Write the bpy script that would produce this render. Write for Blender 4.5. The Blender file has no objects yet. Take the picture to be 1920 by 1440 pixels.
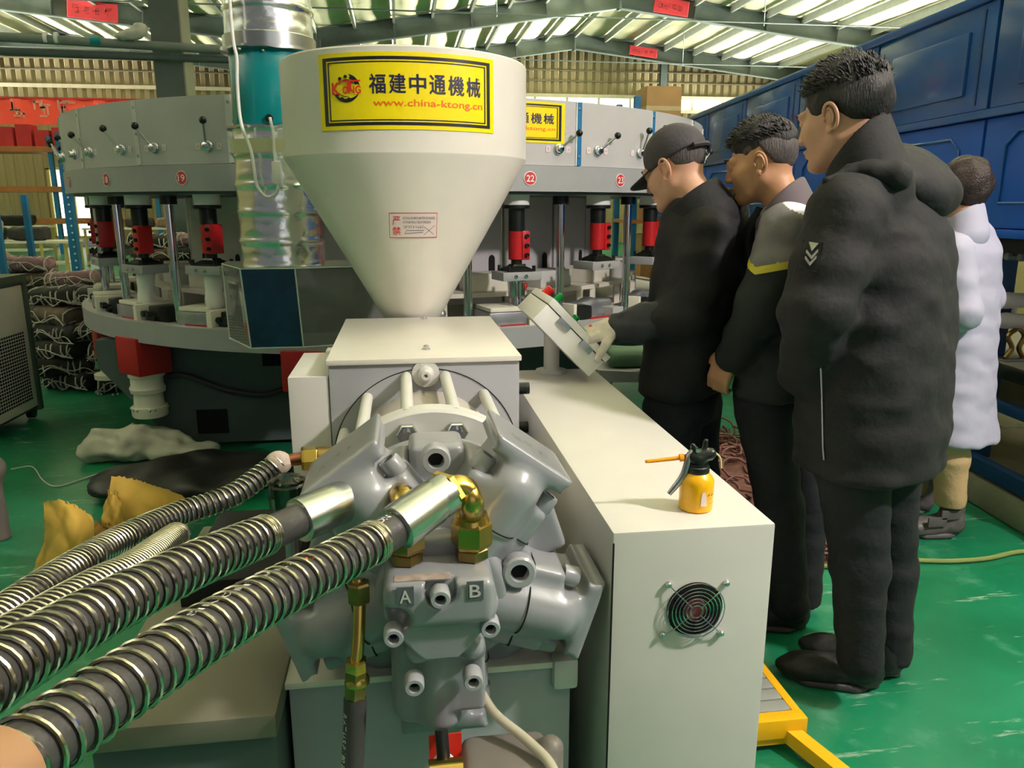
import bpy, bmesh, math, random
import numpy as np
from mathutils import Vector, Matrix
random.seed(7); np.random.seed(7)
SC = bpy.context.scene
COL = SC.collection
pi = math.pi

# ---------------------------------------------------------------- camera
FPX, CH = 1443.0, 1.45
PITCH, YAW = math.radians(13.07), math.radians(8.0)
cam_d = bpy.data.cameras.new('camera'); cam = bpy.data.objects.new('camera', cam_d); COL.objects.link(cam)
cam.location = (0, 0, CH); cam.rotation_euler = (pi/2-PITCH, 0, -YAW)
cam_d.sensor_width = 36.0; cam_d.lens = FPX/1920*36.0; cam_d.clip_start = 0.02; cam_d.clip_end = 200
SC.camera = cam

# ---------------------------------------------------------------- world, lamps, exposure
wd = bpy.data.worlds.new('world'); SC.world = wd; wd.use_nodes = True
wd.node_tree.nodes['Background'].inputs[0].default_value = (1.0, 0.98, 0.97, 1)
wd.node_tree.nodes['Background'].inputs[1].default_value = 0.12
def area_light(name, loc, target, sx, sy, power, col=(1, 1, 1), spread=180):
    l = bpy.data.lights.new(name, 'AREA'); l.shape = 'RECTANGLE'; l.size = sx; l.size_y = sy; l.energy = power; l.color = col; l.spread = math.radians(spread)
    o = bpy.data.objects.new(name, l); COL.objects.link(o); o.location = loc
    o.rotation_euler = (Vector(target)-Vector(loc)).to_track_quat('-Z', 'Y').to_euler()
    return o
# hanging work lamp above the oven line, to the right of the photographer
ld = bpy.data.lights.new('work_lamp', 'POINT'); ld.energy = 700; ld.shadow_soft_size = 0.14; ld.color = (1.0, 0.90, 0.89)
lo = bpy.data.objects.new('work_lamp', ld); COL.objects.link(lo); lo.location = (3.1, 0.1, 3.75)
# added upward strips that brighten the roof lining; no side windows are built
for nm, x, tx in (('right', 15.3, -1), ('left', -19.8, 1)):
    area_light('window_daylight_'+nm, (x, 13, 4.5), (x+tx*10, 13, 4.5+7.5), 34, 1.4, 2200, (1.0, 0.95, 0.84), 62)
    area_light('window_daylight_far_'+nm, (x, 13, 4.6), (x+tx*10, 13, 4.6+2.3), 34, 1.4, 6500, (1.0, 0.95, 0.84), 24)
area_light('gate_daylight', (3.5, -8, 2.6), (2.5, 10, 2.2), 7, 4, 45, (1.0, 0.97, 0.97))  # added soft fill from behind the camera, no gate is built
SC.view_settings.view_transform = 'Standard'; SC.view_settings.look = 'None'
SC.view_settings.gamma = 1.0; SC.view_settings.use_curve_mapping = False
SC.view_settings.exposure = 0.12

# ---------------------------------------------------------------- pixel -> place helpers (1920 x 1440 frame)
_fw = np.array([math.sin(YAW)*math.cos(PITCH), math.cos(YAW)*math.cos(PITCH), -math.sin(PITCH)])
_rt = np.array([math.cos(YAW), -math.sin(YAW), 0.0]); _up = np.cross(_rt, _fw)
_fh = np.array([math.sin(YAW), math.cos(YAW), 0.0])
_C = np.array([0, 0, CH])
def ray(u, v): return _fw*FPX+_rt*(u-960)+_up*(720-v)
def atD(u, v, D):
    d = ray(u, v); return _C+d*(D/(d@_fh))
def atY(u, v, y):
    d = ray(u, v); return _C+d*(y/d[1])
def atZ(u, v, z):
    d = ray(u, v); return _C+d*((z-CH)/d[2])

# ---------------------------------------------------------------- materials
def lin(c):
    if isinstance(c, str):
        c = [int(c[i:i+2], 16)/255 for i in (0, 2, 4)]
    return tuple((x/12.92 if x <= 0.04045 else ((x+0.055)/1.055)**2.4) for x in c)
MATS = {}
def mat(name, col, rough=0.5, metal=0.0, var=0.06, scale=6.0, bump=0.0, bscale=60.0, coat=0.0, stain=None, trans=0.0, ior=1.45, alpha=None, emit=None, sheen=0.0):
    if name in MATS: return MATS[name]
    m = bpy.data.materials.new(name); m.use_nodes = True; nt = m.node_tree; N = nt.nodes; L = nt.links
    b = N['Principled BSDF']; c = lin(col)
    tc = N.new('ShaderNodeTexCoord'); nz = N.new('ShaderNodeTexNoise'); nz.inputs['Scale'].default_value = scale; nz.inputs['Detail'].default_value = 5
    L.new(tc.outputs['Object'], nz.inputs['Vector'])
    cr = N.new('ShaderNodeValToRGB'); cr.color_ramp.elements[0].position = 0.3; cr.color_ramp.elements[1].position = 0.7
    cr.color_ramp.elements[0].color = tuple(x*(1-var) for x in c)+(1,); cr.color_ramp.elements[1].color = tuple(min(1, x*(1+var)) for x in c)+(1,)
    L.new(nz.outputs['Fac'], cr.inputs['Fac']); out = cr.outputs['Color']
    if stain:      # (colour, threshold, scale): worn or dirty patches with a shape of their own
        n2 = N.new('ShaderNodeTexNoise'); n2.inputs['Scale'].default_value = stain[2]; n2.inputs['Detail'].default_value = 8; n2.inputs['Roughness'].default_value = 0.65
        L.new(tc.outputs['Object'], n2.inputs['Vector'])
        r2 = N.new('ShaderNodeValToRGB'); r2.color_ramp.elements[0].position = stain[1]; r2.color_ramp.elements[1].position = min(1, stain[1]+0.09)
        L.new(n2.outputs['Fac'], r2.inputs['Fac'])
        mx = N.new('ShaderNodeMix'); mx.data_type = 'RGBA'; L.new(r2.outputs['Color'], mx.inputs['Factor']); L.new(out, mx.inputs['A']); mx.inputs['B'].default_value = lin(stain[0])+(1,)
        out = mx.outputs['Result']
    L.new(out, b.inputs['Base Color'])
    b.inputs['Roughness'].default_value = rough; b.inputs['Metallic'].default_value = metal; b.inputs['IOR'].default_value = ior
    if coat: b.inputs['Coat Weight'].default_value = coat; b.inputs['Coat Roughness'].default_value = 0.12
    if trans: b.inputs['Transmission Weight'].default_value = trans
    if sheen: b.inputs['Sheen Weight'].default_value = sheen
    if alpha is not None: b.inputs['Alpha'].default_value = alpha
    if emit: b.inputs['Emission Color'].default_value = lin(emit[0])+(1,); b.inputs['Emission Strength'].default_value = emit[1]
    if bump:
        n3 = N.new('ShaderNodeTexNoise'); n3.inputs['Scale'].default_value = bscale; n3.inputs['Detail'].default_value = 4
        L.new(tc.outputs['Object'], n3.inputs['Vector']); bp = N.new('ShaderNodeBump'); bp.inputs['Strength'].default_value = bump; bp.inputs['Distance'].default_value = 0.01
        L.new(n3.outputs['Fac'], bp.inputs['Height']); L.new(bp.outputs['Normal'], b.inputs['Normal'])
    MATS[name] = m; return m

M = {}
M['cream'] = mat('cream_paint', 'DCD7CC', .32, var=.03, coat=.3, stain=('B5AF9C', .70, 9))
M['cabinet'] = mat('cabinet_paint', 'CBC8C2', .42, var=.03, stain=('C0B8A4', .68, 7))
M['grey'] = mat('machine_grey_paint', '898B8F', .3, var=.05, coat=.4, bump=.05, bscale=40)
M['greyb'] = mat('bolt_grey_paint', '9EA0A3', .32, var=.05, coat=.3)
M['greyflat'] = mat('block_grey_paint', 'A3A4A8', .45, var=.05, stain=('85878C', .66, 8))
M['lgrey'] = mat('pale_grey_paint', 'C9C8C2', .45, var=.04)
M['ring'] = mat('ring_grey_paint', '9B9C9E', .45, var=.04)
M['panel'] = mat('carousel_panel_paint', 'B9B7B7', .38, var=.03)
M['dgrey'] = mat('dark_grey_paint', '5B6062', .5)
M['base'] = mat('base_green_grey', '4E5B58', .5, var=.1)
M['white'] = mat('white_plastic', 'E8E6E0', .45, var=.03)
M['offwhite'] = mat('offwhite_paint', 'DDD9C9', .45, var=.05)
M['black'] = mat('black_steel', '141816', .35, var=.15)
M['rubber'] = mat('black_rubber', '3B3938', .45, var=.2, bump=.15, bscale=80)
M['dark'] = mat('deep_black', '060707', .8, var=.1)
M['chrome'] = mat('polished_steel', 'D5D7DC', .12, 1.0, var=.04)
M['steel'] = mat('dull_steel', 'A9ABB0', .35, 1.0, var=.08)
M['spring'] = mat('spring_steel', 'C9C2B2', .2, 1.0, var=.12, scale=30)
M['zinc'] = mat('zinc_sleeve', 'C8CCC8', .26, 1.0, var=.06)
M['brass'] = mat('yellow_zinc_brass', 'C2A455', .24, 1.0, var=.12, scale=20)
M['brassd'] = mat('tarnished_brass', '8A7446', .35, 1.0, var=.2, scale=25)
M['copper'] = mat('copper_tube', 'A86E50', .3, 1.0, var=.15)
M['alu'] = mat('cast_aluminium', 'ADAEB4', .38, .85, var=.1, scale=14)
M['red'] = mat('press_red_paint', 'B81E22', .35, var=.08)
M['redd'] = mat('red_block_paint', 'A61A1D', .4, var=.08)
M['yellow'] = mat('oil_can_yellow', 'F6B400', .3, var=.03, coat=.4)
M['orange'] = mat('orange_plastic', 'F79A14', .35, var=.03)
M['stepyellow'] = mat('step_yellow_paint', 'E3AB10', .4, var=.06)
M['blue'] = mat('oven_blue_paint', '1E56A0', .22, var=.1, scale=3, coat=.5)
M['bluedark'] = mat('oven_deep_blue_paint', '1458BE', .4, var=.1, scale=3)
M['rackblue'] = mat('rack_blue_paint', '1F6C9E', .45, var=.08)
M['railblue'] = mat('rail_blue_paint', '173A6B', .4, var=.1)
M['teal'] = mat('teal_fan_paint', '047F83', .25, var=.04, coat=.4)
M['stickyellow'] = mat('sticker_yellow', 'F5DC10', .3, var=.03)
M['inkblack'] = mat('ink_black', '1B1B22', .4, var=.02)
M['inkblue'] = mat('ink_blue_black', '23244A', .4, var=.02)
M['inkred'] = mat('ink_red', 'E2331C', .4, var=.02)
M['inkorange'] = mat('ink_orange', 'EF6A1A', .4, var=.02)
M['inkwhite'] = mat('ink_white', 'E8E8E4', .5, var=.02)
M['inkgrey'] = mat('ink_grey', '77777A', .5, var=.02)
M['pinklabel'] = mat('label_pink_white', 'E7D6D4', .4, var=.02)
M['platered'] = mat('number_plate_red', 'C8393A', .4, var=.05)
M['skin'] = mat('skin', 'C99A7E', .5, var=.07, scale=25, bump=.05, bscale=200)
M['skin2'] = mat('skin_tan', 'B98A66', .5, var=.07, scale=25, bump=.05, bscale=200)
def hairmat(name, col, rough=.5):
    m = mat(name, col, rough, var=.45, scale=1.0, bump=.5, bscale=1.0); nt = m.node_tree; tc = [n for n in nt.nodes if n.type == 'TEX_COORD'][0]
    mp = nt.nodes.new('ShaderNodeMapping'); mp.inputs['Scale'].default_value = (260, 260, 55); nt.links.new(tc.outputs['Object'], mp.inputs['Vector'])
    for n in nt.nodes:
        if n.type == 'TEX_NOISE': nt.links.new(mp.outputs['Vector'], n.inputs['Vector'])
    return m
M['hair'] = hairmat('black_hair', '1B1817')
M['hairgrey'] = hairmat('greying_short_hair', '4A4442', .6)
M['eyewhite'] = mat('eye_white', 'D8D4CC', .3, var=.02)
M['jacket'] = mat('black_padded_cloth', '1B1B1C', .8, var=.14, scale=12, bump=.25, bscale=45)
M['jacketb'] = mat('black_jacket_cloth', '0D0E11', .75, var=.14, scale=12, bump=.25, bscale=55)
M['cuffb'] = mat('dark_slate_sleeve_cloth', '22252C', .55, var=.14, scale=12, bump=.25, bscale=55)
M['workgrey'] = mat('grey_work_cloth', '6E6C6A', .75, var=.08, scale=12, bump=.2, bscale=70)
M['workdark'] = mat('dark_green_work_cloth', '18201E', .8, var=.12, scale=12, bump=.2, bscale=60)
M['workwhite'] = mat('white_work_cloth', 'DAD8DC', .75, var=.04, bump=.15)
M['workyellow'] = mat('yellow_piping', 'C9BE3A', .6, var=.04)
M['collar'] = mat('plum_grey_collar', '5D5358', .75, var=.06)
M['trouser'] = mat('black_trouser_cloth', '15181B', .8, var=.15, scale=10, bump=.3, bscale=50)
M['trousern'] = mat('navy_trouser_cloth', '12141D', .8, var=.15, scale=10, bump=.3, bscale=50)
M['khaki'] = mat('khaki_cloth', 'BE9F74', .75, var=.06, bump=.25, bscale=60)
M['coat'] = mat('white_lab_coat_cloth', 'A8A6B9', .7, var=.03, bump=.15, bscale=30)
M['shoe'] = mat('black_shoe_leather', '191A18', .5, var=.2, scale=20, bump=.2)
M['shoeg'] = mat('grey_boot_leather', '55514F', .45, var=.1, scale=20, bump=.1)
M['cap'] = mat('charcoal_cap_cloth', '39353A', .7, var=.1, scale=30, bump=.2, bscale=90)
M['glove'] = mat('white_knit_glove', 'DCD2C6', .85, var=.06, bump=.3, bscale=150)
M['sack'] = mat('yellow_sack_cloth', 'D2A94C', .75, var=.08, bump=.3, bscale=25)
M['plasticbag'] = mat('white_plastic_bag', 'B5B4A6', .45, var=.08, bump=.3, bscale=18)
M['tarp'] = mat('black_plastic_sheet', '060707', .5, var=.2, bump=.2, bscale=12)
M['carton'] = mat('carton_board', 'B08A5C', .7, var=.06)
M['cartonred'] = mat('red_carton', 'B3262C', .6, var=.1, scale=4)
M['banner'] = mat('red_banner_cloth', 'FF5A48', .7, var=.06, scale=1.5)
M['wallp'] = mat('beige_wall_sheet', '988B66', .6, var=.05, scale=.6)
M['beam'] = mat('roof_steel_grey', '4F5A55', .5, var=.08)
M['purlin'] = mat('galvanised_purlin', '7E8578', .45, .3, var=.1)
M['foil'] = mat('foil_insulation', 'DEDCB8', .38, .12, var=.1, scale=1.2, bump=.6, bscale=4)
M['frameyellow'] = mat('window_frame_cream', 'B8A862', .5, var=.05)
M['rackorange'] = mat('rack_orange_paint', 'A5683A', .5, var=.1)
M['strapwhite'] = mat('white_string', 'B9B4AE', .8, var=.1)
M['bundlepink'] = mat('dusty_pink_uppers', '84646A', .8, var=.2, scale=20)
M['bundlebrown'] = mat('brown_uppers', '6F6152', .8, var=.25, scale=20)
M['bundledark'] = mat('dark_uppers', '2E2F2C', .8, var=.3, scale=20)
M['scrap'] = mat('brown_rubber_scrap', '6A433B', .55, var=.35, scale=30)
M['concrete'] = mat('worn_concrete', '8F8B75', .7, var=.15, scale=5, stain=('5E6A58', .6, 4), bump=.3)
M['pipe'] = mat('grey_pipe', '6E766F', .5, var=.1)
M['tan'] = mat('tan_rubber_sleeve', '9A7453', .6, var=.06)
M['vinyl'] = mat('clear_hose', 'C9C2AC', .2, var=.05, alpha=.75)
M['lime'] = mat('lime_air_hose', '77854A', .4, var=.08)
M['tread'] = mat('ribbed_step_tread', '9A9E98', .5, .3, var=.1)
M['greenplas'] = mat('green_plastic', '0BA34E', .35, var=.04)
M['redplas'] = mat('red_plastic', 'E02A1E', .35, var=.04)
M['bag'] = mat('green_bag_cloth', '4F7058', .6, var=.1)
M['last'] = mat('pale_shoe_lining', 'CFC6CC', .5, var=.06)
def glassmat(name, col, alpha, rough=.05):
    m = bpy.data.materials.new(name); m.use_nodes = True; nt = m.node_tree; N = nt.nodes; L = nt.links
    b = N['Principled BSDF']; out = N['Material Output']; tr = N.new('ShaderNodeBsdfTransparent'); tr.inputs[0].default_value = lin(col)+(1,)
    gl = N.new('ShaderNodeBsdfGlossy'); gl.inputs['Roughness'].default_value = rough
    fr = N.new('ShaderNodeLayerWeight'); fr.inputs['Blend'].default_value = alpha
    nz = N.new('ShaderNodeTexNoise'); nz.inputs['Scale'].default_value = 5; bp = N.new('ShaderNodeBump'); bp.inputs['Strength'].default_value = .15; L.new(nz.outputs['Fac'], bp.inputs['Height']); L.new(bp.outputs['Normal'], gl.inputs['Normal'])
    mx = N.new('ShaderNodeMixShader'); L.new(fr.outputs['Fresnel'], mx.inputs[0]); L.new(tr.outputs[0], mx.inputs[1]); L.new(gl.outputs[0], mx.inputs[2]); L.new(mx.outputs[0], out.inputs[0])
    N.remove(b); MATS[name] = m; return m
M['acrylic'] = glassmat('clear_acrylic', 'C4CCC6', .32)
def milky(m, f):
    nt = m.node_tree; out = nt.nodes['Material Output']; src = out.inputs[0].links[0].from_socket; df = nt.nodes.new('ShaderNodeBsdfDiffuse'); df.inputs[0].default_value = (.42, .42, .42, 1); mx = nt.nodes.new('ShaderNodeMixShader'); mx.inputs[0].default_value = f
    nt.links.new(src, mx.inputs[1]); nt.links.new(df.outputs[0], mx.inputs[2]); nt.links.new(mx.outputs[0], out.inputs[0])
milky(M['acrylic'], .28)
M['glass'] = glassmat('sight_glass', 'B9C4BA', .4)
M['pane'] = mat('daylit_window_pane', 'F2F6EA', .3, emit=('FFFCEB', 1.6))
M['bluefilm'] = mat('blue_film', '0E3450', .35, var=.25, scale=14)

# ---------------------------------------------------------------- object helpers
ORG = {}
def tag(o, label=None, cat=None, group=None, kind=None):
    if label: o['label'] = label
    if cat: o['category'] = cat
    if group: o['group'] = group
    if kind: o['kind'] = kind
    return o
def origin_of(o): return np.array(ORG.get(o.name, (0, 0, 0)), float)
def thing(name, loc, label=None, cat=None, group=None, parent=None, kind=None):
    o = bpy.data.objects.new(name, None); COL.objects.link(o); o.empty_display_size = .05
    base = origin_of(parent) if parent else np.zeros(3)
    o.location = Vector(np.array(loc, float)-base)
    if parent: o.parent = parent
    ORG[o.name] = np.array(loc, float)
    return tag(o, label, cat, group, kind)
def obj(name, V, Fc, m, parent=None, smooth=None, loc=None):
    """one mesh object; V are world coordinates, kept relative to the parent's (or its own) base point"""
    V = np.asarray(V, float).reshape(-1, 3)
    if parent is not None: base = origin_of(parent)
    else:
        base = np.array(loc, float) if loc is not None else np.array([(V[:, 0].min()+V[:, 0].max())/2, (V[:, 1].min()+V[:, 1].max())/2, V[:, 2].min()])
    me = bpy.data.meshes.new(name); me.from_pydata((V-base).tolist(), [], Fc); me.update()
    if isinstance(m, str): m = M[m]
    me.materials.append(m)
    o = bpy.data.objects.new(name, me); COL.objects.link(o)
    if parent is not None: o.parent = parent
    else: o.location = Vector(base)
    ORG[o.name] = base
    if name == 'blurred_print': o['kind'] = 'stuff'
    if smooth is not None:
        me.shade_smooth()
        if smooth < 180: me.set_sharp_from_angle(angle=math.radians(smooth))
    return o
def copy_tree(o, parent=None):
    c = o.copy(); COL.objects.link(c); c.parent = parent
    if o.name in ORG: ORG[c.name] = ORG[o.name]
    for ch in o.children: copy_tree(ch, c)
    return c
def basis(d, hint=(0, 0, 1)):
    d = np.array(d, float); d /= np.linalg.norm(d); h = np.array(hint, float)
    if abs(d@h) > .95*np.linalg.norm(h): h = np.array([1., 0, 0]) if abs(d[0]) < .9 else np.array([0, 1., 0])
    x = np.cross(h, d); x /= np.linalg.norm(x); y = np.cross(d, x); return x, y, d
class MB:
    def __init__(s): s.V = []; s.F = []
    def add(s, V, Fc):
        n = len(s.V); s.V += [tuple(v) for v in V]; s.F += [[i+n for i in f] for f in Fc]; return s
    def box(s, a, b, bev=0.0, R=None, c=None):
        a = np.array(a, float); b = np.array(b, float); lo, hi = np.minimum(a, b), np.maximum(a, b)
        if bev <= 0:
            V = [(x, y, z) for x in (lo[0], hi[0]) for y in (lo[1], hi[1]) for z in (lo[2], hi[2])]
            Fc = [[0, 1, 3, 2], [4, 6, 7, 5], [0, 4, 5, 1], [2, 3, 7, 6], [0, 2, 6, 4], [1, 5, 7, 3]]
        else:
            bm = bmesh.new(); bmesh.ops.create_cube(bm, size=1.0)
            bmesh.ops.scale(bm, vec=Vector(hi-lo), verts=bm.verts); bmesh.ops.translate(bm, vec=Vector((lo+hi)/2), verts=bm.verts)
            bmesh.ops.bevel(bm, geom=list(bm.edges), offset=min(bev, .45*float((hi-lo).min())), segments=2, affect='EDGES', profile=.6)
            bm.verts.index_update(); V = [tuple(v.co) for v in bm.verts]; Fc = [[v.index for v in f.verts] for f in bm.faces]; bm.free()
        if R is not None:
            c0 = (lo+hi)/2 if c is None else np.array(c, float); V = (np.array(V)-c0)@np.array(R).T+c0
        return s.add(V, Fc)
    def lathe(s, c, prof, n=32, axis=(0, 0, 1), cap=True, a0=0, a1=2*pi):
        x, y, d = basis(axis); c = np.array(c, float); full = abs(a1-a0-2*pi) < 1e-6; k = n if full else n+1
        V = []
        for r, h in prof:
            for i in range(k):
                a = a0+(a1-a0)*i/n; V.append(c+x*r*math.cos(a)+y*r*math.sin(a)+d*h)
        Fc = []
        for j in range(len(prof)-1):
            for i in range(n):
                i2 = (i+1) % k; Fc.append([j*k+i, j*k+i2, (j+1)*k+i2, (j+1)*k+i])
        if cap and full:
            if prof[0][0] > 1e-6: Fc.append(list(range(k))[::-1])
            if prof[-1][0] > 1e-6: Fc.append([(len(prof)-1)*k+i for i in range(k)])
        return s.add(V, Fc)
    def cyl(s, p0, p1, r0, r1=None, n=20, bev=0.0):
        p0 = np.array(p0, float); p1 = np.array(p1, float); L = np.linalg.norm(p1-p0); r1 = r0 if r1 is None else r1
        pr = [(r0, 0), (r1, L)] if bev <= 0 else [(r0-bev, 0), (r0, bev), (r1, L-bev), (r1-bev, L)]
        return s.lathe(p0, pr, n, p1-p0)
    def tube(s, pts, r, n=12, closed=False, capped=True):
        P = np.array(pts, float); m = len(P); R = np.full(m, r, float) if np.isscalar(r) else np.array(r, float)
        T = np.zeros_like(P)
        if closed: T = np.roll(P, -1, 0)-np.roll(P, 1, 0)
        else: T[1:-1] = P[2:]-P[:-2]; T[0] = P[1]-P[0]; T[-1] = P[-1]-P[-2]
        T /= np.maximum(np.linalg.norm(T, axis=1)[:, None], 1e-9)
        x, y, _ = basis(T[0]); V = []
        for i in range(m):
            x = x-T[i]*(x@T[i]); x /= max(np.linalg.norm(x), 1e-9); y = np.cross(T[i], x)
            for k in range(n):
                a = 2*pi*k/n; V.append(P[i]+R[i]*(x*math.cos(a)+y*math.sin(a)))
        Fc = []
        for i in range(m if closed else m-1):
            i2 = (i+1) % m
            for k in range(n): k2 = (k+1) % n; Fc.append([i*n+k, i*n+k2, i2*n+k2, i2*n+k])
        if capped and not closed: Fc.append(list(range(n))[::-1]); Fc.append([(m-1)*n+k for k in range(n)])
        return s.add(V, Fc)
    def prism(s, poly, c, ex, ey, ez, h0, h1):
        c = np.array(c, float); ex = np.array(ex, float); ey = np.array(ey, float); ez = np.array(ez, float); n = len(poly)
        V = [c+ex*p[0]+ey*p[1]+ez*h0 for p in poly]+[c+ex*p[0]+ey*p[1]+ez*h1 for p in poly]
        Fc = [list(range(n))[::-1], [n+i for i in range(n)]]+[[i, (i+1) % n, n+(i+1) % n, n+i] for i in range(n)]
        return s.add(V, Fc)
    def ell(s, c, r, n=16, m=10, R=None):
        V = []; Fc = []
        for j in range(m+1):
            t = pi*j/m
            for i in range(n):
                a = 2*pi*i/n; V.append((r[0]*math.sin(t)*math.cos(a), r[1]*math.sin(t)*math.sin(a), r[2]*math.cos(t)))
        for j in range(m):
            for i in range(n): Fc.append([j*n+i, (j+1)*n+i, (j+1)*n+(i+1) % n, j*n+(i+1) % n])
        V = np.array(V)
        if R is not None: V = V@np.array(R).T
        return s.add(V+np.array(c, float), Fc)
    def build(s, name, m, parent=None, smooth=35, loc=None): return obj(name, s.V, s.F, m, parent, smooth, loc)
def hexnut(c, axis, r, h, rot=0, n=6, bore=0.0):
    x, y, d = basis(axis); mb = MB()
    pr = [(r*.9, 0), (r, h*.12), (r, h*.88), (r*.9, h)]
    V = []; Fc = []
    for rr, hh in pr:
        for i in range(n):
            a = rot+2*pi*i/n; V.append(np.array(c)+x*rr*math.cos(a)+y*rr*math.sin(a)+d*hh)
    for j in range(3):
        for i in range(n): Fc.append([j*n+i, j*n+(i+1) % n, (j+1)*n+(i+1) % n, (j+1)*n+i])
    Fc.append(list(range(n))[::-1]); Fc.append([3*n+i for i in range(n)])
    return mb.add(V, Fc)
def socket_bolt(c, axis, r, h, parent, m='grey', name='socket_bolt'):
    """cap screw with a hexagonal socket; c is the foot of the head"""
    x, y, d = basis(axis); c = np.array(c, float)
    mb = MB(); pr = [(r*.98, 0), (r, h*.1), (r, h*.86), (r*.88, h), (r*.56, h), (r*.5, h*.45), (0.0005, h*.42)]
    mb.lathe(c, pr, 18, axis); b = mb.build(name, m, parent, 30)
    s = MB(); V = [c+d*(h*.5)+(x*math.cos(2*pi*i/6)+y*math.sin(2*pi*i/6))*r*.53 for i in range(6)]+[c+d*(h*.44)+(x*math.cos(2*pi*i/6)+y*math.sin(2*pi*i/6))*r*.53 for i in range(6)]
    s.add(V, [[0, 1, 2, 3, 4, 5], [11, 10, 9, 8, 7, 6]]+[[i, 6+i, 6+(i+1) % 6, (i+1) % 6] for i in range(6)])
    return b, s
def bez(pts, n=40):
    """Catmull-Rom through the points"""
    P = np.array(pts, float); P = np.vstack([2*P[0]-P[1], P, 2*P[-1]-P[-2]]); out = []; m = len(P)-3
    for i in range(m):
        for k in range(n):
            t = k/n; a, b, c, d = P[i:i+4]
            out.append(.5*((2*b)+(-a+c)*t+(2*a-5*b+4*c-d)*t*t+(-a+3*b-3*c+d)*t**3))
    out.append(P[-2]); return np.array(out)
def resample(P, step):
    s = np.concatenate([[0], np.cumsum(np.linalg.norm(np.diff(P, axis=0), axis=1))]); n = max(2, int(s[-1]/step)+1); t = np.linspace(0, s[-1], n)
    return np.stack([np.interp(t, s, P[:, k]) for k in range(3)], 1)
def Rz(a): c, s = math.cos(a), math.sin(a); return np.array([[c, -s, 0], [s, c, 0], [0, 0, 1.]])
def Rx(a): c, s = math.cos(a), math.sin(a); return np.array([[1., 0, 0], [0, c, -s], [0, s, c]])
def Ry(a): c, s = math.cos(a), math.sin(a); return np.array([[c, 0, s], [0, 1., 0], [-s, 0, c]])

# text -> triangles (lettering is flat print with a hair of thickness)
_tc = {}
def text_mesh(txt, bold=0.0, italic=0.0):
    key = (txt, bold, italic)
    if key in _tc: return _tc[key]
    cu = bpy.data.curves.new('lettering', 'FONT'); cu.body = txt; cu.size = 1.0; cu.offset = bold; cu.shear = italic; cu.resolution_u = 3; cu.extrude = .002
    o = bpy.data.objects.new('lettering', cu); COL.objects.link(o); dg = bpy.context.evaluated_depsgraph_get(); dg.update()
    me = bpy.data.meshes.new_from_object(o.evaluated_get(dg))
    V = np.array([v.co[:] for v in me.vertices]).reshape(-1, 3); Fc = [list(p.vertices) for p in me.polygons if p.normal.z > .5]
    bpy.data.objects.remove(o); bpy.data.curves.remove(cu); bpy.data.meshes.remove(me)
    if len(V):
        V[:, :2] -= (V[:, :2].min(0)); w, h = V[:, 0].max(), V[:, 1].max(); V[:, 0] /= max(w, 1e-6); V[:, 1] /= max(h, 1e-6); V[:, 2] = 0
    else: w = h = 1
    _tc[key] = (V, Fc, w/h); return _tc[key]

def marks(n, seed, gap=.22, dense=6):
    """small stroke clusters standing in for print too blurred to read: same size and place, no words"""
    g = np.random.RandomState(abs(int(seed))); V = []; Fc = []
    for k in range(n):
        x0, w = k/n, (1-gap)/n
        for j in range(dense):
            if j % 2: a, b, c, d = g.uniform(0, .6), g.uniform(0, .9), 0, 0; c = a+g.uniform(.3, .6); d = b+.1
            else: a, b = g.uniform(0, .9), g.uniform(0, .5); c = a+.1; d = b+g.uniform(.3, .6)
            i = len(V); c, d = min(c, 1), min(d, 1); V += [(x0+a*w, b, 0), (x0+c*w, b, 0), (x0+c*w, d, 0), (x0+a*w, d, 0)]; Fc.append([i, i+1, i+2, i+3])
    return np.array(V), Fc, 1.0

# ---------------------------------------------------------------- signed-distance sculpting
def smin(a, b, k):
    h = np.clip(.5+.5*(b-a)/k, 0, 1); return b+(a-b)*h-k*h*(1-h)
def smax(a, b, k): return -smin(-a, -b, k)
def d_cone(p, a, b, ra, rb):
    a = np.array(a, float); b = np.array(b, float); ab = b-a; t = np.clip(((p-a)@ab)/max(ab@ab, 1e-12), 0, 1)
    return np.linalg.norm(p-a-t[:, None]*ab, axis=1)-(ra+(rb-ra)*t)
def d_ell(p, c, r, R=None):
    q = p-np.array(c, float)
    if R is not None: q = q@np.array(R)
    r = np.array(r, float); k0 = np.linalg.norm(q/r, axis=1); k1 = np.linalg.norm(q/(r*r), axis=1); return k0*(k0-1)/np.maximum(k1, 1e-9)
def d_box(p, c, h, rad=0., R=None):
    q = p-np.array(c, float)
    if R is not None: q = q@np.array(R)
    q = np.abs(q)-(np.array(h, float)-rad); return np.linalg.norm(np.maximum(q, 0), axis=1)+np.minimum(q.max(1), 0)-rad
def d_cyl(p, a, b, r, rad=0.):
    a = np.array(a, float); b = np.array(b, float); ab = b-a; L = np.linalg.norm(ab); d = ab/L; q = p-(a+b)/2; h = q@d
    rr = np.linalg.norm(q-h[:, None]*d, axis=1); dx = rr-(r-rad); dy = np.abs(h)-(L/2-rad)
    return np.sqrt(np.maximum(dx, 0)**2+np.maximum(dy, 0)**2)+np.minimum(np.maximum(dx, dy), 0)-rad
def nz3(p, f, s=0.0):
    x, y, z = p[:, 0]*f+s, p[:, 1]*f+s*1.7, p[:, 2]*f-s
    return (np.sin(x*1.7+1.3*np.sin(y*1.1+z*.7))+np.sin(y*1.9+1.7*np.sin(z*1.3+x*.5)+2)+np.sin(z*2.3+1.1*np.sin(x*.9+y*1.5)+4))/3
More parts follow.
